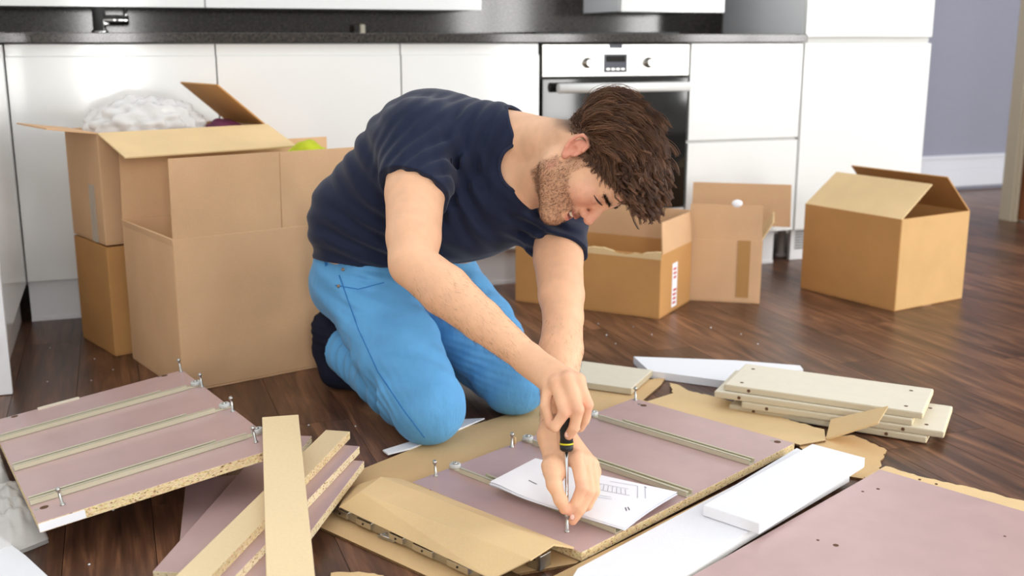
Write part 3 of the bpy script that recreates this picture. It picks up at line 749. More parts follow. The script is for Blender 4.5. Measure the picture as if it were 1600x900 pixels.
    # plastic bag, hardware bag
    def drape(name, label, pix, z, hgt, mat, seed):
        P = [G(*p, z) for p in pix]; n = 26; rs = np.random.RandomState(seed); ks = rs.normal(size=(6, 2))*9; ph = rs.uniform(0, 6, 6)
        c = (P[0]+P[1]+P[2]+P[3])/4; vs = []
        for s_ in (0, 1):
            for j in range(n+1):
                for i in range(n+1):
                    u, v = i/n, j/n; q = P[0].lerp(P[1], u).lerp(P[3].lerp(P[2], u), v)
                    w = sum(abs(math.sin(ks[k][0]*u+ks[k][1]*v+ph[k])) for k in range(6))/6
                    env = (math.sin(math.pi*u)*math.sin(math.pi*v))**.5
                    vs.append((q.x-c.x, q.y-c.y, (z+hgt*env*(.45+.8*w))*(1-s_*.92)+.002*s_))
        N1 = (n+1)**2; fs = []
        for j in range(n):
            for i in range(n):
                a = j*(n+1)+i; fs.append((a, a+1, a+n+2, a+n+1)); fs.append((N1+a+n+1, N1+a+n+2, N1+a+1, N1+a))
        o = MB().add(vs, fs, 0, True).build(name, mat, None, (c.x, c.y, 0)); return tag(o, label, 'plastic bag')
    drape('plastic_bag', 'clear crumpled plastic bag under the corner of the propped panel', [(-40, 775), (44, 752), (76, 842), (-20, 880)], .010, .040, M['bag'], 3)
    drape('plastic_bag', 'small knotted plastic bag of hardware beside the propped panel', [(-55, 708), (-2, 712), (16, 752), (-40, 772)], .01, .06, M['bag'], 9)
    rs = random.Random(8)
    b = MB()
    for k in range(26):
        x, y = rs.choice([(rs.uniform(40, 190), rs.uniform(520, 600)), (rs.uniform(350, 640), rs.uniform(630, 690)), (rs.uniform(930, 1200), rs.uniform(500, 545)), (rs.uniform(130, 280), rs.uniform(760, 890))])
        q = G(x, y, 0); s_ = rs.uniform(.0015, .0032)
        b.lathe([(s_*.4, 0), (s_, s_*.5), (s_*.4, s_)], 6, M=Matrix.Translation(q))
    tag(b.build('foam_crumbs', M['foam']), 'tiny white foam crumbs scattered on the dark floor', 'crumbs', None, 'stuff')

def build_screwdriver():
    tip = G(886, 831, KZ)
    top = Vector((.094, 1.795, .262))
    d = (top-tip).normalized(); L = (top-tip).length
    r = empty('screwdriver'); q = d.to_track_quat('Z', 'Y'); r.matrix_world = Matrix.Translation(tip) @ q.to_matrix().to_4x4()
    tag(r, 'black handled screwdriver with a yellow ring held upright in his hands', 'screwdriver')
    s0 = .034
    MB().lathe([(.0022, s0-.004), (.0028, s0), (.0030, s0+.01), (.0030, .148)], 14).build('shaft', M['chrome'], r)
    h0 = .142
    MB().lathe([(.0085, h0), (.0115, h0+.003), (.012, h0+.012)], 20).build('collar', M['black'], r)
    MB().lathe([(.0121, h0+.012), (.0124, h0+.0135), (.0121, h0+.015)], 20).build('ring', M['yellow'], r)
    MB().lathe([(.0120, h0+.015), (.0112, h0+.024), (.0120, h0+.04), (.0138, h0+.06), (.0150, h0+.085), (.0140, h0+.10), (.009, h0+.108)], 20).build('handle', M['black'], r)
    o = link('cam_bolt', bolt_mesh()); o.matrix_world = Matrix.Translation(tip+Vector((0, 0, -.001))) @ q.to_matrix().to_4x4(); tag(o, 'cam bolt being screwed in under the screwdriver', 'bolt')

# ------------------------------------------------------------------ person: smooth implicit body meshed with surface nets
def smin(a, b, k):
    h = np.clip(.5+.5*(b-a)/k, 0, 1); return b*(1-h)+a*h-k*h*(1-h)
V3 = lambda *a: np.array(a, float)
def rc(a, b, r1, r2=None):
    a = np.asarray(a, float); b = np.asarray(b, float); r2 = r1 if r2 is None else r2
    ba = b-a; bb = max(ba@ba, 1e-12)
    def f(P):
        t = np.clip(((P-a)@ba)/bb, 0, 1)
        return np.linalg.norm(P-a-t[:, None]*ba, axis=1)-(r1+(r2-r1)*t)
    return f
def sph(c, r): return rc(c, c, r)
def ell(c, rad, R=None):
    c = np.asarray(c, float); rad = np.asarray(rad, float)
    def f(P):
        q = P-c
        if R is not None: q = q@R
        k0 = np.linalg.norm(q/rad, axis=1); k1 = np.linalg.norm(q/(rad*rad), axis=1)+1e-9
        return k0*(k0-1)/k1
    return f
def plane(p, n):
    p = np.asarray(p, float); n = np.asarray(n, float); n = n/np.linalg.norm(n)
    return lambda P: (P-p)@n
def local(fn, c, R, s=1.0):
    c = np.asarray(c, float)
    return lambda P: fn(((P-c)@R)/s)*s
# a model is a list of (fn, k, op); op '+' smooth union, '-' smooth subtraction, '&' cut
def evaluate(model, P):
    d = None
    for fn, k, op in model:
        if d is None and op != '+': continue
        x = fn(P)
        if d is None: d = x
        elif op == '+': d = smin(d, x, k)
        elif op == '-': d = -smin(-d, x, k)
        elif op == '&': d = np.maximum(d, x) if k <= 0 else -smin(-d, -x, k)
        elif op == 'd': d = d+x
    return d
def cull_table(model, C, R):
    """which primitives can matter in each block (rows: blocks)"""
    val = np.stack([(fn(C) if op in '+-' else np.zeros(len(C))) for fn, k, op in model], 1)
    pos = np.array([op == '+' for _, _, op in model]); neg = np.array([op == '-' for _, _, op in model]); ks = np.array([k for _, k, _ in model])
    mn = val[:, pos].min(1)
    keep = np.ones(val.shape, bool)
    keep[:, pos] = val[:, pos] <= mn[:, None]+2*R+ks[pos]*1.2+.018
    keep[:, neg] = val[:, neg] <= R+ks[neg]*1.2+.018
    return keep
def surface_nets(model, lo, hi, h, keepfn=None):
    lo = np.asarray(lo, float); hi = np.asarray(hi, float); B = 4; S = 4
    bs = B*h; sb = bs*S
    n = np.ceil((hi-lo)/sb).astype(int)
    NX = (n*B*S+2).astype(np.int64)
    cells = []; cverts = []; quads = []
    g = np.arange(B+1); gx, gy, gz = np.meshgrid(g, g, g, indexing='ij'); off = np.stack([gx, gy, gz], -1).reshape(-1, 3)
    sg = np.arange(S); sx, sy, sz = np.meshgrid(sg, sg, sg, indexing='ij'); soff = np.stack([sx, sy, sz], -1).reshape(-1, 3)
    ii = np.stack(np.meshgrid(*[np.arange(k) for k in n], indexing='ij'), -1).reshape(-1, 3)
    C = lo+(ii+.5)*sb
    d0 = np.concatenate([evaluate(model, C[k:k+20000]) for k in range(0, len(C), 20000)])
    sel = np.abs(d0) < sb*.95+.01
    if keepfn is not None: sel &= keepfn(C, sb*.87)
    eds = []
    sq = np.nonzero(sel)[0]; tab = cull_table(model, C[sq], sb*.87)
    for row, q in enumerate(sq):
        mod = [it for it, kp in zip(model, tab[row]) if kp]
        bi = (ii[q]*S+soff)*B
        cb = lo+(bi+B/2)*h
        d = evaluate(mod, cb); kk = np.abs(d) < bs*.95+.004
        if not kk.any(): continue
        bi = bi[kk]
        gi = bi[:, None, :]+off[None]
        P = lo+gi.reshape(-1, 3)*h
        F = evaluate(mod, P).reshape(-1, B+1, B+1, B+1)
        s = F < 0
        act = np.zeros(F.shape[:1]+(B, B, B), bool); cnt = s[:, :-1, :-1, :-1].astype(int)
        tot = sum(s[:, a:B+a, b:B+b, c:B+c].astype(int) for a in (0, 1) for b in (0, 1) for c in (0, 1))
        act = (tot > 0) & (tot < 8)
        if not act.any(): continue
        bidx, ci, cj, ck = np.nonzero(act)
        acc = np.zeros((len(bidx), 3)); num = np.zeros(len(bidx))
        cor = [(a, b, c) for a in (0, 1) for b in (0, 1) for c in (0, 1)]
        for a in range(8):
            for b in range(a+1, 8):
                A_, B_ = cor[a], cor[b]
                if sum(abs(A_[t]-B_[t]) for t in range(3)) != 1: continue
                fa = F[bidx, ci+A_[0], cj+A_[1], ck+A_[2]]; fb = F[bidx, ci+B_[0], cj+B_[1], ck+B_[2]]
                x = (fa < 0) != (fb < 0)
                t = np.where(x, fa/np.where(np.abs(fa-fb) < 1e-12, 1e-12, fa-fb), 0)
                p = np.array(A_)[None]+t[:, None]*(np.array(B_)-np.array(A_))[None]
                acc += np.where(x[:, None], p, 0); num += x
        gc = bi[bidx]+np.stack([ci, cj, ck], -1)
        cverts.append(lo+(gc+acc/num[:, None])*h)
        cells.append((gc[:, 0]*NX[1]+gc[:, 1])*NX[2]+gc[:, 2])
        for ax in range(3):
            sl0 = [slice(None), slice(0, B), slice(0, B), slice(0, B)]; sl1 = list(sl0); sl1[ax+1] = slice(1, B+1)
            a = s[tuple(sl0)]; b = s[tuple(sl1)]; x = a != b
            if not x.any(): continue
            e, i, j, k = np.nonzero(x)
            eds.append((np.full(len(e), ax), bi[e]+np.stack([i, j, k], -1), a[e, i, j, k]))
    ids = np.concatenate(cells); V = np.concatenate(cverts); o = np.argsort(ids); ids = ids[o]; V = V[o]
    AX = np.concatenate([e[0] for e in eds]); GI = np.concatenate([e[1] for e in eds]); SG = np.concatenate([e[2] for e in eds])
    out = []
    for ax in range(3):
        m = AX == ax; gi = GI[m]; sg_ = SG[m]
        u, v = [(1, 2), (2, 0), (0, 1)][ax]
        qs = []; ok = np.ones(len(gi), bool)
        for du, dv in ((-1, -1), (0, -1), (0, 0), (-1, 0)):
            c = gi.copy(); c[:, u] += du; c[:, v] += dv
            key = (c[:, 0]*NX[1]+c[:, 1])*NX[2]+c[:, 2]
            p = np.clip(np.searchsorted(ids, key), 0, len(ids)-1); ok &= ids[p] == key; qs.append(p)
        Q = np.stack(qs, -1)[ok]; sg2 = sg_[ok]
        Q = np.where(sg2[:, None], Q, Q[:, ::-1]); out.append(Q)
    return V, np.concatenate(out)
def relax(V, Q, it=1, lam=.5):
    E = np.concatenate([Q[:, [0, 1]], Q[:, [1, 2]], Q[:, [2, 3]], Q[:, [3, 0]]])
    for _ in range(it):
        s = np.zeros_like(V); c = np.zeros(len(V))
        np.add.at(s, E[:, 0], V[E[:, 1]]); np.add.at(s, E[:, 1], V[E[:, 0]]); np.add.at(c, E[:, 0], 1); np.add.at(c, E[:, 1], 1)
        V = V+lam*(s/np.maximum(c, 1)[:, None]-V)
    return V
def np_mesh(name, V, Q, mat, colors=None):
    me = bpy.data.meshes.new(name); n = Q.shape[1]
    me.vertices.add(len(V)); me.vertices.foreach_set('co', V.astype(np.float32).ravel())
    me.loops.add(Q.size); me.loops.foreach_set('vertex_index', Q.astype(np.int32).ravel())
    me.polygons.add(len(Q)); me.polygons.foreach_set('loop_start', (np.arange(len(Q))*n).astype(np.int32))
    me.polygons.foreach_set('use_smooth', np.ones(len(Q), bool))
    me.update(calc_edges=True); me.validate()
    me.materials.append(mat)
    if colors is not None:
        ca = me.color_attributes.new('tint', 'FLOAT_COLOR', 'POINT')
        ca.data.foreach_set('color', np.concatenate([colors, np.ones((len(V), 1))], 1).astype(np.float32).ravel())
    return me

def tint_mat(name, rough=.5, sss=.0, bump=0, bscale=300, sheen=0, spec=.5, stretch=None, nz=.06, nsc=60, bdist=.0015):
    m, N, L, B = new_mat(name)
    at = N.new('ShaderNodeAttribute'); at.attribute_name = 'tint'
    tc = N.new('ShaderNodeTexCoord'); n0 = N.new('ShaderNodeTexNoise'); n0.inputs['Scale'].default_value = nsc; n0.inputs['Detail'].default_value = 5
    L.new(tc.outputs['Object'], n0.inputs['Vector'])
    mr = N.new('ShaderNodeMapRange'); mr.inputs[1].default_value = .3; mr.inputs[2].default_value = .7; mr.inputs[3].default_value = 1-nz; mr.inputs[4].default_value = 1+nz
    L.new(n0.outputs['Fac'], mr.inputs[0])
    ml = N.new('ShaderNodeVectorMath'); ml.operation = 'SCALE'; L.new(at.outputs['Color'], ml.inputs[0]); L.new(mr.outputs[0], ml.inputs['Scale'])
    L.new(ml.outputs[0], B.inputs['Base Color'])
    B.inputs['Roughness'].default_value = rough; B.inputs['Specular IOR Level'].default_value = spec
    if sss:
        B.inputs['Subsurface Weight'].default_value = sss; B.inputs['Subsurface Radius'].default_value = (.9, .35, .2); B.inputs['Subsurface Scale'].default_value = .008
    if sheen: B.inputs['Sheen Weight'].default_value = sheen; B.inputs['Sheen Roughness'].default_value = .4
    if bump:
        mp = N.new('ShaderNodeMapping')
        if stretch: mp.inputs['Scale'].default_value = stretch
        L.new(tc.outputs['Object'], mp.inputs['Vector'])
        n = N.new('ShaderNodeTexNoise'); n.inputs['Scale'].default_value = bscale; n.inputs['Detail'].default_value = 3; L.new(mp.outputs[0], n.inputs['Vector'])
        b = N.new('ShaderNodeBump'); b.inputs['Strength'].default_value = bump; b.inputs['Distance'].default_value = bdist
        L.new(n.outputs['Fac'], b.inputs['Height']); L.new(b.outputs['Normal'], B.inputs['Normal'])
    return m

# camera axes, used to turn measured directions into world directions
CAM_R = V3(1, 0, 0); CAM_U = V3(0, SP, CP); CAM_T = V3(0, -CP, SP)
def cam_dir(x, y, z): v = CAM_R*x+CAM_U*y+CAM_T*z; return v/np.linalg.norm(v)

SHR = V3(-.200, 2.285, .655); ELR = D(645, 412, 2.04); WRR = D(822, 558, 1.895)
SHL = V3(.095, 2.395, .480); ELL_ = D(880, 496, 2.11); WRL = D(868, 676, 1.845)
HIPR = V3(-.355, 2.515, .30); KNR = V3(-.182, 2.245, .085); HIPL = V3(-.205, 2.60, .31); KNL = V3(.005, 2.435, .085)
ANR = V3(-.395, 2.575, .115); ANL = V3(-.215, 2.80, .115)
C7 = V3(.045, 2.335, .672)
HEAD_C = V3(.160, 2.185, .620)
HM = np.array([[-.372, .189, .909], [-.893, -.342, -.294], [.255, -.921, .296]])   # columns: his right, face forward, head up
HS = 1.005
def HW(p): return HEAD_C+HM@(np.asarray(p, float)*HS)     # head-local to world

def torso_model():
    return [
        (rc((-.295, 2.57, .34), (-.315, 2.56, .45), .120, .118), .05, '+'),
        (rc((-.365, 2.51, .36), (-.355, 2.47, .46), .102, .098), .06, '+'),
        (rc((-.355, 2.47, .46), (-.235, 2.37, .60), .098, .108), .06, '+'),
        (rc((-.215, 2.63, .37), (-.02, 2.45, .50), .100, .100), .06, '+'),
        (rc((-.315, 2.56, .45), (-.175, 2.44, .62), .118, .122), .07, '+'),
        (rc((-.175, 2.44, .62), (-.05, 2.385, .635), .122, .095), .06, '+'),
        (rc((-.13, 2.36, .52), (-.02, 2.35, .545), .110, .102), .06, '+'),
        (rc((-.20, 2.45, .46), (-.10, 2.38, .50), .105, .105), .06, '+'),
        (rc(SHR+V3(.01, .02, .0), (-.03, 2.33, .655), .080, .062), .05, '+'),
        (rc(SHL+V3(-.01, .0, .0), (.02, 2.36, .61), .074, .066), .05, '+'),
    ]
UPPER = [(0, .0985, -.0555, .0042), (.015, .0935, -.0535, .0038), (.029, .0785, -.0480, .0018)]
LOWER = [(0, .0955, -.0735, .0052), (.015, .0905, -.0700, .0046), (.029, .0780, -.0500, .0018)]
GAP = [(0, .0990, -.0642, .0052), (.015, .0938, -.0615, .0045), (.027, .0805, -.0500, .0014)]
def poly_rc(line):
    out = []
    for s in (-1, 1):
        for a, b in zip(line[:-1], line[1:]): out.append(rc((s*a[0], a[1], a[2]), (s*b[0], b[1], b[2]), a[3], b[3]))
    return out
def mouth_parts():
    return [(f, .004, '+') for f in poly_rc(UPPER)+poly_rc(LOWER)]+[(f, .0012, '-') for f in poly_rc(GAP)]
def head_model():
    L_ = []
    def h(fn, k, op='+'): L_.append((local(fn, HEAD_C, HM, HS), k, op))
    h(ell((0, -.016, .035), (.074, .098, .084)), .02)
    h(ell((0, .03, -.03), (.058, .058, .078)), .035)
    h(ell((0, .055, .045), (.056, .036, .045)), .03)
    for s in (-1, 1):
        h(rc((s*.055, -.005, -.035), (s*.050, .002, -.066), .018, .018), .02)
        h(rc((s*.050, .002, -.066), (s*.016, .078, -.102), .0185, .0175), .03)
        h(sph((s*.043, .062, -.018), .020), .025)
        h(rc((s*.008, .086, .020), (s*.040, .074, .022), .0105, .009), .012)
    h(rc((-.008, .080, -.100), (.008, .080, -.100), .0185), .015)
    h(ell((0, .072, -.060), (.030, .024, .030)), .02)
    # eye sockets, lids
    for s in (-1, 1):
        h(ell((s*.032, .0985, .004), (.016, .012, .0095)), .012, '-')
        h(ell((s*.032, .0765, .003), (.0145, .0135, .0115)), .004)
        h(rc((s*.022, .0885, -.0015), (s*.042, .083, -.0015), .0022), .002)
    # nose
    h(rc((0, .086, .018), (0, .101, -.012), .0075, .0085), .012)
    h(rc((0, .101, -.012), (0, .1105, -.029), .0085, .0115), .008)
    for s in (-1, 1):
        h(sph((s*.0125, .0985, -.033), .0085), .006)
        h(ell((s*.0065, .103, -.0415), (.0035, .006, .004)), .003, '-')
    # mouth: smiling lips around a small opening
    for fn, k, op in mouth_parts(): h(fn, k, op)
    for s in (-1, 1): h(rc((s*.023, .0880, -.036), (s*.037, .078, -.050), .0012, .001), .006, '-')
    # ears
    for s in (-1, 1):
        ax = np.array([[1, 0, 0], [0, math.cos(.25), math.sin(.25)], [0, -math.sin(.25), math.cos(.25)]]).T
        c = V3(s*.0765, -.014, -.004)
        def er(y, z, x=0): return c+V3(s*x, y*math.cos(.2)-z*math.sin(.2)*1.0, y*math.sin(.2)+z*math.cos(.2))
        ring = [(.010, .012), (.006, .026), (-.006, .0315), (-.0175, .026), (-.021, .012), (-.019, -.002), (-.012, -.014), (-.003, -.0245)]
        h(ell(c+V3(s*.002, -.004, 0), (.0045, .0165, .026)), .008)
        for a, b in zip(ring[:-1], ring[1:]): h(rc(er(*a, .006+.004*(a[0] < -.005)), er(*b, .006+.004*(b[0] < -.005)), .0036, .0036), .0025)
        h(sph(er(0, -.024, .004), .0068), .005)
        h(rc(er(-.010, .013, .007), er(-.006, -.008, .006), .0026), .003)
        h(sph(er(.009, -.006, .005), .0042), .004)
        h(ell(er(-.001, -.003, .009), (.007, .007, .009)), .003, '-')
    return L_
def neck_model():
    return [(rc(HW((0, -.035, -.035)), C7+V3(-.005, .0, -.035), .054, .060), .035, '+'),
            (rc(HW((0, .012, -.060)), C7+V3(-.01, -.035, -.11), .040, .050), .035, '+'),
            (rc(HW((.050, -.02, -.055)), C7+V3(-.03, -.06, -.105), .014, .012), .02, '+'),
            (rc(HW((0, -.055, -.05)), C7+V3(-.03, .02, -.02), .038, .05), .03, '+')]

def chain(pts, rs, k=.004, k0=None): return [(rc(pts[i], pts[i+1], rs[i], rs[i+1]), (k0 if (k0 and i == 0) else k), '+') for i in range(len(pts)-1)]
def arm_model(sh, el, wr, side):
    e = np.asarray(el); w = np.asarray(wr); s_ = np.asarray(sh); m = []
    ud = (e-s_)/np.linalg.norm(e-s_); fd = (w-e)/np.linalg.norm(w-e)
    sc = 1.0 if side == 'R' else .88
    m += chain([s_, s_+(e-s_)*.45, s_+(e-s_)*.8, e], [.060*sc, .0595*sc, .053*sc, .046*sc], .008)
    out = np.cross(ud, fd); out /= np.linalg.norm(out)
    m += chain([e, e+(w-e)*.3, e+(w-e)*.62, w], [.045*sc, .0485*sc, .039*sc, .0285], .008)
    m += [(rc(e-ud*.002-fd*.018, e+fd*.01, .027*sc, .03*sc), .015, '+')]
    m += [(rc(s_+(e-s_)*.25+fd*.014, s_+(e-s_)*.7+fd*.012, .044*sc, .038*sc), .012, '+')]
    # wrist is flat: two bones
    return m

def hand_R():
    m = []
    px = [((857, 604), (852, 634), (858, 657), (868, 652)), ((869, 599), (882, 645), (867, 667), (859, 664)), ((887, 593), (903, 640), (897, 668), (889, 680)), ((903, 596), (918, 632), (913, 656), (907, 668))]
    Ys = [(1.812, 1.782, 1.772, 1.786), (1.800, 1.756, 1.755, 1.766), (1.795, 1.757, 1.758, 1.766), (1.800, 1.778, 1.790, 1.798)]
    rs = [(.0105, .0092, .0082, .0072), (.0118, .0102, .0090, .0080), (.0122, .0108, .0094, .0084), (.0120, .0104, .0092, .0080)]
    mcp = []
    for q, (P, Yv, r) in enumerate(zip(px, Ys, rs)):
        J = [D(x, y, d) for (x, y), d in zip(P, Yv)]; mcp.append(J[0])
        m += [('finger', chain(J, r, .0025, .007))]
    w = WRR
    palm = []
    for J, r in zip(mcp, (.0135, .0145, .015, .0145)):
        palm.append((rc(w+(J-w)*.06+V3(0, .004, -.002), J+V3(0, .006, -.002), .023, r), .012, '+'))
    palm.append((rc(w+(mcp[1]-w)*.3+V3(0, .012, -.012), (mcp[1]+mcp[2])/2+V3(-.004, .022, -.014), .019, .016), .015, '+'))
    th = [D(872, 592, 1.86), D(905, 622, 1.85), D(912, 650, 1.825), D(903, 668, 1.815)]
    palm += chain(th, [.019, .0125, .011, .009], .01)
    # knuckles and tendons
    for J in mcp: palm.append((sph(J+V3(0, -.003, .004), .0105), .008, '+'))
    return palm, [f[1] for f in m], mcp
def hand_L():
    px = [((901, 716), (909, 762), (899, 786), (889, 799)), ((914, 720), (921, 768), (907, 796), (895, 814)), ((924, 727), (929, 768), (918, 790), (905, 798)), ((928, 738), (930, 766), (922, 782), (912, 788))]
    Ys = [(1.785, 1.742, 1.738, 1.739), (1.800, 1.752, 1.742, 1.740), (1.815, 1.772, 1.768, 1.772), (1.828, 1.795, 1.792, 1.795)]
    rs = [(.0118, .0102, .0090, .0078), (.0118, .0104, .0092, .0078), (.0112, .0098, .0088, .0076), (.0098, .0088, .0080, .0070)]
    fingers = []; mcp = []
    for P, Yv, r in zip(px, Ys, rs):
        J = [D(x, y, d) for (x, y), d in zip(P, Yv)]; mcp.append(J[0]); fingers.append(chain(J, r, .0025, .007))
    w = WRL; palm = []
    for J, r in zip(mcp, (.0145, .015, .0145, .0125)):
        palm.append((rc(w+(J-w)*.06, J+V3(0, .004, -.002), .022, r), .014, '+'))
        palm.append((sph(J+V3(0, -.002, .004), .0105), .008, '+'))
    palm.append((rc(w+V3(-.008, -.004, -.008), D(868, 740, 1.77), .021, .018), .02, '+'))
    th = [D(860, 728, 1.775), D(866, 757, 1.742), D(876, 781, 1.731), D(881, 796, 1.731)]
    fingers.append(chain(th, [.0165, .0125, .0108, .0085], .008))
    return palm, fingers, mcp

def skin_model():
    pr, fr, _ = hand_R(); pl, fl, _ = hand_L()
    m = torso_model()+[(lambda P: np.full(len(P), .011), 0, 'd')]+neck_model()+head_model()
    m += arm_model(SHR, ELR, WRR, 'R')+arm_model(SHL, ELL_, WRL, 'L')+pr+pl
    for f in fr+fl: m += f
    return m
def seg_dist(P, a, b):
    a = np.asarray(a); b = np.asarray(b); ba = b-a; t = np.clip(((P-a)@ba)/(ba@ba), 0, 1); return np.linalg.norm(P-a-t[:, None]*ba, axis=1)
CUFF_R = SHR+(ELR-SHR)*.425; CUFF_L = SHL+(ELL_-SHL)*.37; CUFF_RN = cam_dir(-.36, -.85, .50); CUFF_LN = cam_dir(-.26, -.85, .52)
def waves(specs):
    """fabric folds: each (centre, radius, crest direction, wavelength, amplitude, phase, twist)"""
    def f(P):
        o = np.zeros(len(P))
        for c, rad, dr, wl, amp, ph, tw in specs:
            q = P-np.asarray(c); env = np.exp(-np.sum(q*q, 1)/(rad*rad))
            dr_ = np.asarray(dr, float)/np.linalg.norm(dr)
            s = q@dr_; s2 = q@np.cross(dr_, V3(.3, .5, .8))
            w = np.sin(2*np.pi*(s+tw*np.sin(s2*14+ph))/wl+ph)
            o += 1.5*amp*env*(np.abs(w)**.8*np.sign(w))
        return -o
    return f
def sleeve(sh, cuff, r0, r1, n):
    sh = np.asarray(sh); cuff = np.asarray(cuff); d = (cuff-sh)/np.linalg.norm(cuff-sh)
    tube = rc(sh, cuff+d*.03, r0, r1); pl = plane(cuff, n)
    return lambda P: np.maximum(tube(P), pl(P))
def shirt_model():
    m = torso_model()
    m += [(sleeve(SHR, CUFF_R, .076, .0735, CUFF_RN), .045, '+'), (sleeve(SHL, CUFF_L, .068, .064, CUFF_LN), .045, '+')]
    u = ELR-SHR; u /= np.linalg.norm(u); ul = ELL_-SHL; ul /= np.linalg.norm(ul)
    sp = [(SHR+u*.09+V3(.03, 0, 0), .085, u*.6+V3(.8, 0, -.2), .030, .0042, .4, .010), (SHR+V3(.06, -.03, -.10), .085, V3(.9, 0, .35), .036, .0050, 1.4, .012),
          (CUFF_L+V3(-.02, 0, .05), .07, V3(.5, 0, .9), .026, .004, .3, .01),
          (V3(-.10, 2.30, .66), .10, V3(.85, -.2, -.3), .034, .0036, .7, .012), (V3(-.40, 2.44, .40), .11, V3(.35, .2, 1), .050, .0030, .2, .022),
          (V3(-.28, 2.38, .42), .12, V3(.5, 0, .9), .045, .0045, 1.0, .016), (V3(-.05, 2.26, .47), .11, V3(.7, .1, .7), .05, .0035, 2.0, .015), (V3(-.40, 2.46, .52), .13, V3(.6, 0, .8), .09, .0022, .9, .03),
          (V3(-.30, 2.36, .62), .12, V3(.8, 0, .6), .05, .003, .9, .02)]
    m += [(waves(sp), 0, 'd')]
    # neckline and hem
    m += NECK_CUT+[(hem_cut, 0, '&')]
    return m
NECK_CUT = [(rc(HW((0, -.06, -.02)), C7+V3(-.020, -.004, .012), .080, .052), .004, '-'), (rc(HW((0, .0, -.08)), C7+V3(-.020, -.085, -.070), .075, .052), .004, '-')]
def hem_cut(P): return (.363+.008*np.sin(P[:, 0]*30+P[:, 1]*11))-P[:, 2]
def collar_loop(V):
    """ordered ring of points where the neckline meets the outer cloth"""
    m = [x for x in shirt_model() if x[2] != '-']; outer = evaluate(m, V)
    cut = np.minimum(NECK_CUT[0][0](V), NECK_CUT[1][0](V))
    k = (np.abs(cut) < .0045) & (np.abs(outer) < .0045); P = V[k]
    c = P.mean(0); ax = HEAD_C-C7; ax /= np.linalg.norm(ax); e1 = np.cross(ax, V3(0, 0, 1)); e1 /= np.linalg.norm(e1); e2 = np.cross(ax, e1)
    a = np.arctan2((P-c)@e2, (P-c)@e1); ring = []
    for t in np.linspace(-np.pi, np.pi, 73)[:-1]:
        w = np.exp(-(((a-t+np.pi) % (2*np.pi)-np.pi)/.05)**2); 
        if w.sum() > .5: ring.append((P*w[:, None]).sum(0)/w.sum())
    R = np.array(ring)
    for _ in range(3): R = (np.roll(R, 1, 0)+2*R+np.roll(R, -1, 0))/4
    return R
FOOT_R = [V3(-.405, 2.585, .125), V3(-.452, 2.625, .160), V3(-.458, 2.640, .10), V3(-.440, 2.630, .047), V3(-.385, 2.59, .027)]
FOOT_L = [p+V3(.19, .215, 0) for p in FOOT_R]
def jeans_model():
    m = [(rc((-.300, 2.565, .30), (-.292, 2.565, .375), .122, .116), .05, '+'), (sph((-.395, 2.575, .285), .098), .05, '+'), (sph((-.24, 2.66, .285), .098), .05, '+'),
         (rc((-.365, 2.51, .33), (-.36, 2.505, .38), .100, .099), .04, '+'), (rc((-.215, 2.63, .33), (-.215, 2.63, .38), .098, .097), .04, '+')]
    for hip, kn, an in ((HIPR, KNR, ANR), (HIPL, KNL, ANL)):
        m += [(rc(hip, hip+(kn-hip)*.55, .108, .094), .03, '+'), (rc(hip+(kn-hip)*.55, kn, .094, .082), .03, '+')]
        end = an-(kn-an)*.03; dd = (an-kn)/np.linalg.norm(an-kn)
        tb = rc(kn+V3(0, 0, -.008), end, .074, .066); inn = rc(kn, end+dd*.05, .066, .060); pl = plane(end, dd); pi = plane(end-dd*.03, -dd)
        m += [((lambda tb, pl: lambda P: np.maximum(tb(P), pl(P)))(tb, pl), .014, '+')]
        mid = kn+(an-kn)*.35
        m += [(rc(kn+(an-kn)*.25+V3(0, 0, .0), kn+(an-kn)*.55, .070, .070), .02, '+')]
    tr = HIPR-KNR; tr /= np.linalg.norm(tr); tl = HIPL-KNL; tl /= np.linalg.norm(tl); sr = ANR-KNR; sr /= np.linalg.norm(sr)
    sp = [(KNR+tr*.05+V3(-.02, 0, 0), .09, tr+V3(.5, 0, 0), .045, .0055, .2, .015), (KNR+tr*.20, .12, tr+V3(.7, 0, .3), .055, .0045, 1.1, .02), (KNR+sr*.16+V3(-.03, -.05, 0), .11, sr+V3(0, 0, .5), .05, .005, .5, .02),
          (HIPR+V3(.0, -.08, .0), .11, V3(.6, 0, .8), .05, .0045, .4, .02), (KNL+tl*.08, .10, tl+V3(.3, 0, .2), .045, .0055, .9, .016), (KNL+tl*.26, .10, tl+V3(-.6, 0, .3), .055, .005, .2, .02),
          (KNR+sr*.34+V3(-.02, -.04, .02), .07, sr, .035, .005, .3, .012)]
    sp = [(c_, r_, d_, wl*1.25, am*.62, p_, tw*1.6) for c_, r_, d_, wl, am, p_, tw in sp]
    sp += [(KNR+tr*.33+V3(.04, -.05, 0), .09, V3(.35, 0, 1), .022, .0012, .7, .012), (KNL+tl*.12+V3(.02, -.05, 0), .08, V3(.3, 0, 1), .018, .0016, .1, .01), (KNR+sr*.10+V3(-.02, -.06, .0), .07, V3(.8, 0, .6), .02, .0016, .3, .01), (HIPR+V3(.03, -.1, .06), .07, V3(.2, 0, 1), .02, .0013, .3, .01)]
    m += [(waves(sp), 0, 'd')]
    m += [(lambda P: P[:, 2]-.378, 0, '&'), (lambda P: .0045-P[:, 2], .01, '&')]
    return m
def sock_model():
    out = []
    for F in (FOOT_R, FOOT_L): out += chain(F, [.046, .043, .041, .041, .024], .025)
    out += [(waves([(FOOT_R[1], .06, V3(.2, .2, 1), .02, .0018, .2, .01)]), 0, 'd'), (lambda P: .001-P[:, 2], .006, '&')]
    return out

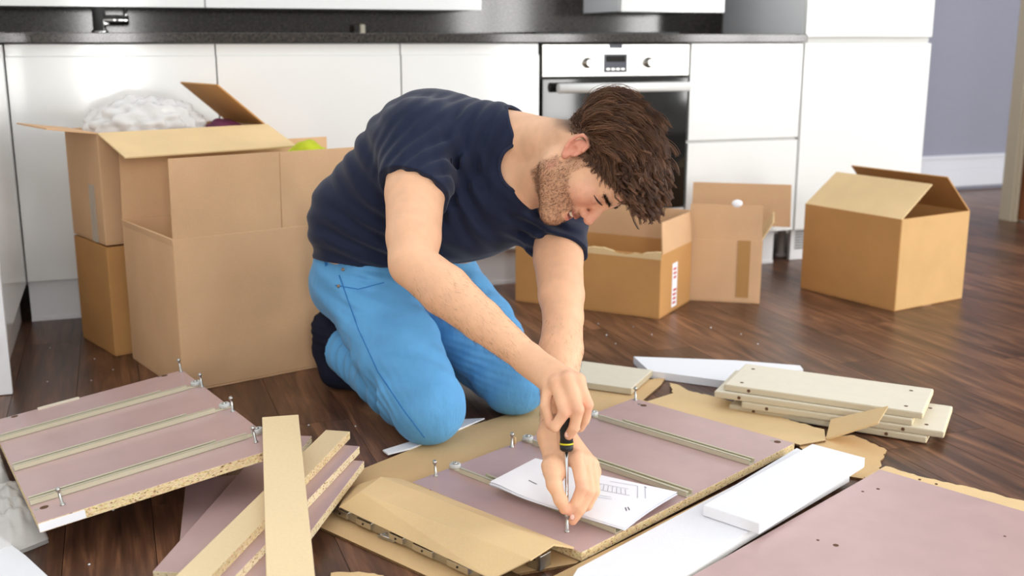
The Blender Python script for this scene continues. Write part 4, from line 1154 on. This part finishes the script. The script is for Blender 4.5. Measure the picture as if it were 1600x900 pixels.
def head_coords(V): return ((V-HEAD_C)@HM)/HS
def ss(x, a, b): t = np.clip((x-a)/(b-a), 0, 1); return t*t*(3-2*t)
def beard_mask(L):
    x, y, z = np.abs(L[:, 0]), L[:, 1], L[:, 2]
    jaw = ss(-z, .030+.028*0, .052)*ss(x*0+y, -.030, -.012)
    top = -.040-.0*y + .42*np.clip(.055-y, 0, .07)            # upper limit climbs towards the ear
    m = ss(top-z, -.006, .010)*ss(y, -.022, -.008)
    must = ss(z, -.058, -.050)*(1-ss(z, -.047, -.040))*(1-ss(x, .022, .032))*ss(y, .075, .085)
    m = np.maximum(m, must)
    low = 1-ss(-z, .118, .132); m = m*low*(1-ss(x, .066, .072)*ss(z, -.045, -.035))
    side = (1-ss(np.abs(y-.010), .008, .015))*ss(z, -.06, -.04)*(1-ss(z, .02, .03))*ss(x, .058, .064)
    lipm = (1-ss(x, .022, .028))*ss(z, -.078, -.075)*(1-ss(z, -.055, -.052))*ss(y, .085, .09)
    return np.clip(np.maximum(m, side*.9)*(1-lipm), 0, 1)
def hair_mask(L):
    """1 where the scalp carries hair"""
    x, y, z = np.abs(L[:, 0]), L[:, 1], L[:, 2]
    line = np.interp(y, [-.12, -.085, -.060, -.042, -.022, -.006, .012, .030, .060], [-.048, -.042, -.020, .012, .016, -.012, .012, .048, .066])
    line = line-np.where(y > .02, .30*np.clip(x-.04, 0, .05), 0)
    soft = np.interp(y, [-.09, -.04], [.022, .006])
    t = np.clip((z-line+soft)/(2*soft), 0, 1)
    return t*t*(3-2*t)

def raycast(model, px, py, t0=1.4, t1=3.2):
    r = ray(px, py); r = r/np.linalg.norm(r); o = V3(0, 0, CAM_H); t = t0
    for _ in range(200):
        d = float(evaluate(model, (o+r*t)[None])[0])
        if d < .0004 or t > t1: break
        t += max(d*.7, .0003)
    return o+r*t
def build_person():
    sk = tint_mat('skin', .52, .12, .25, 420, spec=.35, nz=.05, nsc=45)
    r = empty('person', (-.15, 2.40, 0)); o0 = np.array(r.location)
    tag(r, 'man in navy t-shirt and blue trousers kneeling, turning a screwdriver', 'person')
    # ---- body
    mod = skin_model()
    leg = [(rc(a, b, .06, .055), .03, '+') for a, b in ((HIPR, KNR), (HIPL, KNL), (KNR, ANR), (KNL, ANL))]
    leg += [(rc(HIPR, HIPL, .08, .08), .03, '+')]
    for F in (FOOT_R, FOOT_L): leg += chain(F, [.034, .03, .03, .03, .014], .02)
    V, Q = surface_nets(mod+leg, (-.6, 1.62, -.02), (.40, 3.0, .86), .0025)
    V = relax(V, Q, 1, .4)
    L = head_coords(V)
    base = np.array(s2l((233, 184, 148))); red = np.array(s2l((214, 138, 118))); lip = np.array(s2l((196, 112, 104))); brown = np.array(s2l((120, 80, 56)))
    C = np.tile(base, (len(V), 1)); inhead = np.linalg.norm(V-HEAD_C, axis=1) < .175
    def blend(m, c, a=1.0):
        nonlocal C; m = (np.clip(m, 0, 1)*a)[:, None]; C = C*(1-m)+c*m
    ih = inhead.astype(float)
    x, y, z = np.abs(L[:, 0]), L[:, 1], L[:, 2]
    blend(ih*np.exp(-((x-.042)**2+(z+.02)**2)/.0011)*ss(y, .03, .06), red, .55)
    blend(ih*np.exp(-((z+.03)**2+x**2)/.0005)*ss(y, .085, .1), red, .6)
    blend(ih*ss(x, .074, .079), red, .75)
    bm_ = ih*beard_mask(L)
    rs = np.random.RandomState(1); blend(bm_, brown, .30)
    ld = np.minimum.reduce([f(L) for f in poly_rc(UPPER)+poly_rc(LOWER)]); gd = np.minimum.reduce([f(L) for f in poly_rc(GAP)])
    blend(ih*(1-ss(ld, .0004, .0022)), lip, .85); blend(ih*(1-ss(gd, -.0004, .0006)), np.array(s2l((96, 40, 38))), .9)
    brow = np.exp(-((z-.0235-.10*(x-.03))/.0030)**2)*ss(x, .008, .014)*(1-ss(x, .046, .052))*ss(y, .06, .07); blend(ih*brow, np.array(s2l((70, 46, 34))), .8)
    blend(ih*np.exp(-((x-.032)**2+(z-.004)**2)/.00028)*ss(y, .06, .07), np.array(s2l((190, 130, 108))), .35)
    hm = ih*hair_mask(L); blend(hm*(1-ss(x, .073, .078)*ss(-z, -.03, -.02)), np.array(s2l((60, 40, 28))), .9)
    nape = ih*(1-ss(y, -.06, -.02))*np.clip(1-np.abs(z+.045)/.04, 0, 1); blend(nape, np.array(s2l((120, 84, 60))), .35)
    hands = [D(x_, y_, d_) for x_, y_, d_ in ((887, 593, 1.795), (869, 599, 1.80), (903, 596, 1.80), (882, 645, 1.756), (903, 640, 1.757), (918, 632, 1.778), (901, 716, 1.785), (914, 720, 1.80), (909, 762, 1.742), (889, 799, 1.739), (895, 814, 1.74), (889, 680, 1.766), (859, 664, 1.766), (881, 796, 1.731))]
    for p in hands: blend(np.exp(-np.sum((V-p)**2, 1)/.00018), red, .45)
    Vall = V-o0; Qall = Q; Call = C
    body = link('body', np_mesh('body', Vall, Qall, sk, Call), r)
    # fingernails
    nm = plain('fingernail', (236, 188, 172), .25)
    for (px_, py_, d_), tip in (((886, 679, 1.7585), 0), ((905, 667, 1.790), 0), ((890, 795, 1.7315), 0), ((894, 808, 1.7325), 0), ((880, 792, 1.7235), 0)):
        c = D(px_, py_, d_)-o0
        q = Vector(CAM_T).to_track_quat('Z', 'Y').to_matrix().to_4x4()
        n_ = MB(); n_.lathe([(.0005, .0012), (.0030, .0008), (.0046, -.0006)], 12, M=Matrix.Translation(c) @ q @ Matrix.Scale(1.3, 4, (0, 1, 0)))
        n_.build('fingernail', nm, r)
    # ---- teeth
    tm = plain('teeth', (240, 232, 216), .25); pts = []
    tb = MB()
    for k in range(-5, 6):
        a = k*.16; p = HW((.0215*math.sin(a), .0770+.0172*math.cos(a), -.0600+.006*(1-math.cos(a))))-o0
        tb.lathe([(.0005, -.0042), (.0019, -.004), (.0021, 0), (.0019, .004), (.0005, .0042)], 8, M=Matrix.Translation(p) @ Matrix(HM.tolist()).to_4x4())
    tag(tb.build('teeth', tm, r), None, None, None, 'stuff')
    # ---- clothes
    sh = tint_mat('navy_cotton', .85, 0, .25, 700, sheen=.15, spec=.2, nz=.05, nsc=90)
    V, Q = surface_nets(shirt_model(), (-.56, 2.05, .33), (.24, 2.80, .84), .0032); V = relax(V, Q, 1, .5)
    link('t_shirt', np_mesh('t_shirt', V-o0, Q, sh, np.tile(np.array(s2l((31, 38, 60))), (len(V), 1))), r)
    cl = collar_loop(V); cm = plain('navy_rib', (30, 37, 62), .9)
    MB().tube([Vector(p-o0) for p in np.concatenate([cl, cl[:2]])], .0042, 8, caps=False).build('collar', cm, r)
    jm = tint_mat('blue_twill', .8, 0, .55, 32, sheen=.1, spec=.2, nz=.13, nsc=9, stretch=(1.6, 1, .55), bdist=.006)
    V, Q = surface_nets(jeans_model(), (-.60, 2.08, -.01), (.16, 3.0, .42), .0034); V = relax(V, Q, 1, .5)
    jc = np.tile(np.array(s2l((98, 164, 216))), (len(V), 1))
    link('trousers', np_mesh('trousers', V-o0, Q, jm, jc), r)
    V, Q = surface_nets(sock_model(), (-.60, 2.40, -.02), (.1, 3.0, .25), .004); V = relax(V, Q, 1, .5)
    so = tint_mat('dark_sock_knit', .9, 0, .4, 500, spec=.15, nz=.1, nsc=120)
    link('socks', np_mesh('socks', V-o0, Q, so, np.tile(np.array(s2l((30, 32, 48))), (len(V), 1))), r)
    jmod = jeans_model(); studm = plain('copper_rivet', (150, 132, 118), .35, 1.0)
    for px_, py_ in ((536, 421), (529, 447), (618, 432)):
        c = raycast(jmod, px_, py_)-o0; q = Vector(cam_dir(-.45, .1, .9)).to_track_quat('Z', 'Y').to_matrix().to_4x4()
        MB().lathe([(.0042, -.002), (.0042, .001), (.0030, .0018), (.0012, .0014)], 12, M=Matrix.Translation(c) @ q).build('rivet', studm, r)
    def seam(name, pix, mat, rad):
        pts = []
        for (x0, y0), (x1, y1) in zip(pix[:-1], pix[1:]):
            for k in range(8): pts.append(Vector(raycast(jmod, x0+(x1-x0)*k/8, y0+(y1-y0)*k/8)-o0))
        MB().tube(pts, rad, 6).build(name, mat, r)
    jst = plain('blue_stitching', (44, 118, 186), .9)
    seam('side_seam', [(530, 430), (560, 515), (590, 580), (630, 640), (668, 690)], jst, .0013)
    seam('pocket_seam', [(524, 446), (560, 452), (606, 440)], jst, .0012)
    seam('belt_loop', [(507, 396), (511, 418)], jst, .004)
    hmod = neck_model()+head_model(); lm = plain('dark_lashes', (46, 30, 24), .6)
    pts = [Vector(raycast(hmod, 928+13.5*t, 305+16*t+2.2*math.sin(t*3.1))-o0) for t in np.linspace(0, 1, 9)]
    MB().tube(pts, [.0006, .0011, .0015, .0018, .0019, .0018, .0016, .0012, .0007], 6).build('eyelashes', lm, r)
    build_hair(r, o0)

def strand_arrays(curves, radii, tints):
    """curves (N, m, 3) to three-sided tubes"""
    N, m, _ = curves.shape
    T = np.gradient(curves, axis=1); T /= np.linalg.norm(T, axis=2, keepdims=True)+1e-9
    A = np.cross(T, V3(.31, .77, .55)); A /= np.linalg.norm(A, axis=2, keepdims=True)+1e-9; Bv = np.cross(T, A)
    vs = [curves+(A*math.cos(2*np.pi*k/3)+Bv*math.sin(2*np.pi*k/3))*radii[:, :, None] for k in range(3)]
    Vv = np.stack(vs, 2).reshape(-1, 3)
    i = np.arange(N)[:, None, None]; j = np.arange(m-1)[None, :, None]; k = np.arange(3)[None, None, :]
    b = (i*m+j)*3
    Qd = np.stack([b+k, b+(k+1) % 3, b+3+(k+1) % 3, b+3+k], -1).reshape(-1, 4)
    return Vv, Qd, np.repeat(tints, m*3, axis=0)
def strand_mesh(name, curves, radii, mat, tints):
    Vv, Qd, T_ = strand_arrays(curves, radii, tints); return np_mesh(name, Vv, Qd, mat, T_)
def build_hair(r, o0):
    hm = tint_mat('brown_hair', .42, 0, spec=.5, nz=.1, nsc=80)
    rs = np.random.RandomState(7)
    scalp_c = V3(0, -.016, .035); rad = V3(.075, .099, .085)
    down = HM.T@V3(0, 0, -1)*V3(1, 1, .35)                       # world down in head space
    def roots(n, fn):
        out = []
        while len(out) < n:
            d = rs.normal(size=(4000, 3)); d /= np.linalg.norm(d, axis=1, keepdims=True)
            P = scalp_c+d*rad; k = fn(P); out += list(P[k > rs.uniform(size=len(P))])
        return np.array(out[:n])
    def tangent(n_):
        t = np.cross(n_, V3(1, 0, 0)[None]); w = np.linalg.norm(t, axis=1, keepdims=True); t = t/(w+1e-6)
        t = t*w+V3(0, .55, .10)[None]*(1-w)+V3(0, 0, .95)[None]*(np.abs(n_[:, :1])**1.3)*(1-ss(n_[:, 1:2], .1, .6))
        neg = np.clip(-t[:, 2], 0, 1)                 # at the front the hair leaves the forehead instead of following it
        t[:, 2] = np.where(t[:, 2] < 0, t[:, 2]*.05+.04, t[:, 2]); t[:, 1] += neg*.9
        return t
    def grow(P, length, lift, curl, turns, side, grav, m=11):
        nn = (P-scalp_c)/(rad*rad); nn /= np.linalg.norm(nn, axis=1, keepdims=True)
        X = np.zeros((len(P), m, 3)); X[:, 0] = P-nn*.002
        ph = rs.uniform(0, 6.28, len(P)); pos = X[:, 0].copy(); hgt = np.zeros(len(P))
        for j in range(1, m):
            s = j/(m-1)
            nn = (pos-scalp_c)/(rad*rad); nn /= np.linalg.norm(nn, axis=1, keepdims=True)
            t = tangent(nn)+side+down[None]*(grav*s)[:, None]
            t = t-nn*np.minimum(np.sum(t*nn, 1), 0)[:, None]*1.0
            t /= np.linalg.norm(t, axis=1, keepdims=True)
            up = lift*(1-s)**1.2
            dirv = t+nn*up[:, None]; dirv /= np.linalg.norm(dirv, axis=1, keepdims=True)
            pos = pos+dirv*(length/(m-1))[:, None]
            sd = np.cross(t, nn); a = ph+turns*s*6.283
            X[:, j] = pos+(sd*np.cos(a)[:, None]+nn*(np.sin(a)*.8)[:, None])*(curl*min(1, s*2.0))[:, None]
        return X
    def top_mask(P):
        x, y, z = np.abs(P[:, 0]), P[:, 1], P[:, 2]
        return hair_mask(P)*ss(z-np.interp(y, [-.06, -.03, .03, .08], [.012, .030, .054, .070]), -.004, .012)
    G0 = roots(760, top_mask)
    f = ss(G0[:, 1], -.02, .06)
    ln = .072+.006*f+rs.uniform(-.014, .014, len(G0))
    ln *= 1-.45*ss(G0[:, 1], -.02, .03)*(1-ss(G0[:, 2], .055, .095))
    side = rs.normal(size=(len(G0), 3))*.16
    X = grow(G0, ln, .85+rs.uniform(-.35, .45, len(G0)), (.0018+.0075*f)+rs.uniform(0, .0025, len(G0)), .8+1.5*f+rs.uniform(-.3, .3, len(G0)), side, .25+.7*f)
    curves = []; tints = []; radii = []
    dark, mid, lite = [np.array(s2l(c)) for c in ((50, 33, 23), (96, 64, 44), (154, 110, 78))]
    def add(Xc, per, spread, w):
        tc = rs.uniform(size=(len(Xc), 1))
        for c in range(per):
            m = Xc.shape[1]; o = rs.normal(size=(len(Xc), 1, 3))*spread
            taper = np.linspace(1, .45, m)[None, :, None]
            ph = rs.uniform(-.002, .002, size=(len(Xc), 1, 3))*np.linspace(0, 1, m)[None, :, None]
            curves.append(Xc+o*taper+ph)
            t = np.clip(tc*.6+rs.uniform(size=(len(Xc), 1))*.5-.05, 0, 1); tt = np.where(t < .5, dark+(mid-dark)*t*2, mid+(lite-mid)*(t-.5)*2*.8)
            tints.append(tt); radii.append(np.tile(np.linspace(w, w*.45, m)[None], (len(Xc), 1)))
    add(X[f < .35], 14, .0048, .00062); add(X[f >= .35], 14, .0017, .00062)
    def curl_mask(P): return hair_mask(P)*ss(P[:, 1], .000, .045)*ss(P[:, 2], .060, .075)
    Gc = roots(190, curl_mask); nC = len(Gc)
    Xc = grow(Gc, rs.uniform(.055, .085, nC), rs.uniform(.7, 1.5, nC), rs.uniform(.008, .0125, nC), rs.uniform(1.6, 2.6, nC), rs.normal(size=(nC, 3))*.3, rs.uniform(.5, 1.2, nC), 15)
    chunks = [(np.concatenate(curves), np.concatenate(radii), np.concatenate(tints))]; curves, tints, radii = [], [], []
    add(Xc, 12, .0016, .0006)
    Gf = roots(46, lambda P: ((P[:, 1] > .040) & (P[:, 2] > .066) & (P[:, 2] < .112)).astype(float)); nF = len(Gf)
    add(grow(Gf, rs.uniform(.060, .082, nF), rs.uniform(.5, 1.0, nF), rs.uniform(.0075, .0115, nF), rs.uniform(1.5, 2.3, nF), rs.normal(size=(nF, 3))*.22, rs.uniform(1.5, 3.0, nF), 15), 9, .0010, .0006)
    chunks.append((np.concatenate(curves), np.concatenate(radii), np.concatenate(tints))); curves, tints, radii = [], [], []
    # short back and sides
    def side_mask(P):
        ear = (np.abs(P[:, 0]) > .058) & (P[:, 1] > -.038) & (P[:, 1] < .000) & (P[:, 2] < .022)
        return hair_mask(P)*(1-.75*top_mask(P))*(~ear)
    S = roots(5200, side_mask)
    low = ss(S[:, 2], .0, .06)
    X2 = grow(S, .005+.034*low, .12+.3*low, np.full(len(S), .0010), np.full(len(S), .8), np.stack([np.zeros(len(S)), .2+.1*low, -1.1+1.0*low], 1)+rs.normal(size=(len(S), 3))*.15, np.full(len(S), .05), 5)
    add(X2, 3, .0018, .0007)
    chunks.append((np.concatenate(curves), np.concatenate(radii), np.concatenate(tints)))
    parts = [strand_arrays(HEAD_C+(Xq*HS)@HM.T-o0, Rq, Tq) for Xq, Rq, Tq in chunks]
    off = np.cumsum([0]+[len(p[0]) for p in parts])
    hair = link('hair', np_mesh('hair', np.concatenate([p[0] for p in parts]), np.concatenate([p[1]+o for p, o in zip(parts, off)]), hm, np.concatenate([p[2] for p in parts])), r)
    # under-layer so the scalp does not show through
    mod = [(local(ell(scalp_c, rad+.0012), HEAD_C, HM, HS), .01, '+'),
           (lambda P: .0006*np.sin(P[:, 0]*210+np.sin(P[:, 2]*160)*2)*np.sin(P[:, 1]*190), 0, 'd'),
           (lambda P: (.5-hair_mask(head_coords(P)-V3(0, 0, .020)))*.02, .004, '&')]
    Vc, Qc = surface_nets(mod, HEAD_C-.16, HEAD_C+.16, .004)
    cap = link('hair_base', np_mesh('hair_base', Vc-o0, Qc, tint_mat('hair_under_layer', .95, 0, spec=.1), np.tile(dark*1.1, (len(Vc), 1))), hair)
    # stubble and eyebrows
    n = 9000; d = rs.normal(size=(60000, 3))
    skin = skin_model()
    lo = V3(-.085, -.03, -.125); hi = V3(.085, .11, .03); P = lo+rs.uniform(size=(110000, 3))*(hi-lo)
    W_ = HEAD_C+(P*HS)@HM.T; hmod = neck_model()+head_model()
    dd = evaluate(hmod, W_); k = np.abs(dd) < .012; P, W_, dd = P[k], W_[k], dd[k]
    def grad(Wp, e=.0008):
        return np.stack([evaluate(hmod, Wp+V3(*[e*(i == j) for j in range(3)]))-evaluate(hmod, Wp-V3(*[e*(i == j) for j in range(3)])) for i in range(3)], 1)/(2*e)
    g = grad(W_); g /= np.linalg.norm(g, axis=1, keepdims=True)+1e-9; W_ = W_-g*dd[:, None]; L = head_coords(W_)
    k = (beard_mask(L) > rs.uniform(size=len(L))*1.0+.05); Wb, gb, Lb = W_[k][:9500], g[k][:9500], L[k][:9500]
    dirb = gb*.55+(HM@V3(0, .35, -.75))[None]+rs.normal(size=gb.shape)*.35; dirb /= np.linalg.norm(dirb, axis=1, keepdims=True)
    ln = rs.uniform(.003, .0065, len(Wb)); mm = 4
    Xb = np.stack([Wb-gb*.0006+dirb*(ln*t)[:, None]-gb*(ln*t*t*.35)[:, None] for t in np.linspace(0, 1, mm)], 1)-o0
    tb = mid*.8+(lite*1.25-mid*.8)*rs.uniform(0, 1, (len(Wb), 1))
    link('beard', strand_mesh('beard', Xb, np.tile(np.linspace(.00026, .00012, mm)[None], (len(Wb), 1)), hm, tb), r)
    x, y, z = np.abs(L[:, 0]), L[:, 1], L[:, 2]
    bw = np.exp(-((z-.0235-.10*(x-.03))/.0030)**2)*ss(x, .008, .014)*(1-ss(x, .046, .052))*(y > .06)
    for sd_ in (-1, 1):
        k = (bw > rs.uniform(size=len(L))) & (np.sign(L[:, 0]) == sd_); We, ge = W_[k], g[k]; sg = np.sign(L[k][:, :1])
        de = (np.concatenate([sg*.9, np.zeros_like(sg), np.full_like(sg, .30)], 1))@HM.T+ge*.2+rs.normal(size=ge.shape)*.10
        Xe = np.stack([We+de*t*.008-ge*.0004 for t in np.linspace(0, 1, mm)], 1)-o0
        link('eyebrow', strand_mesh('eyebrow', Xe, np.tile(np.linspace(.0006, .00025, mm)[None], (len(We), 1)), hm, np.tile(dark, (len(We), 1))), r)
    # fine hair on the forearms
    for a_, b_, sd_ in ((ELR, WRR, 'R'), (ELL_, WRL, 'L')):
        amod = arm_model(SHR if sd_ == 'R' else SHL, a_, b_, sd_); fd = (b_-a_)/np.linalg.norm(b_-a_); n = 1700
        t = rs.uniform(.12, 1.0, n); q = rs.normal(size=(n, 3)); q -= (q@fd)[:, None]*fd; q /= np.linalg.norm(q, axis=1, keepdims=True)
        Wp = a_+(b_-a_)*t[:, None]+q*.05
        for _ in range(4): Wp = Wp-q*evaluate(amod, Wp)[:, None]*.9
        dr = fd[None]*.8+q*.35+rs.normal(size=q.shape)*.28+V3(0, 0, -.25); ln = rs.uniform(.006, .013, n)
        Xh = np.stack([Wp-q*.0006+dr*(ln*u)[:, None]-q*(ln*u*u*.25)[:, None] for u in np.linspace(0, 1, mm)], 1)-o0
        link('arm_hair', strand_mesh('arm_hair', Xh, np.tile(np.linspace(.00013, .00006, mm)[None], (n, 1)), hm, np.tile(mid*1.2, (n, 1))), r)

build_room()
build_kitchen()
build_boxes()
build_boards()
build_packing()
build_screwdriver()
build_person()
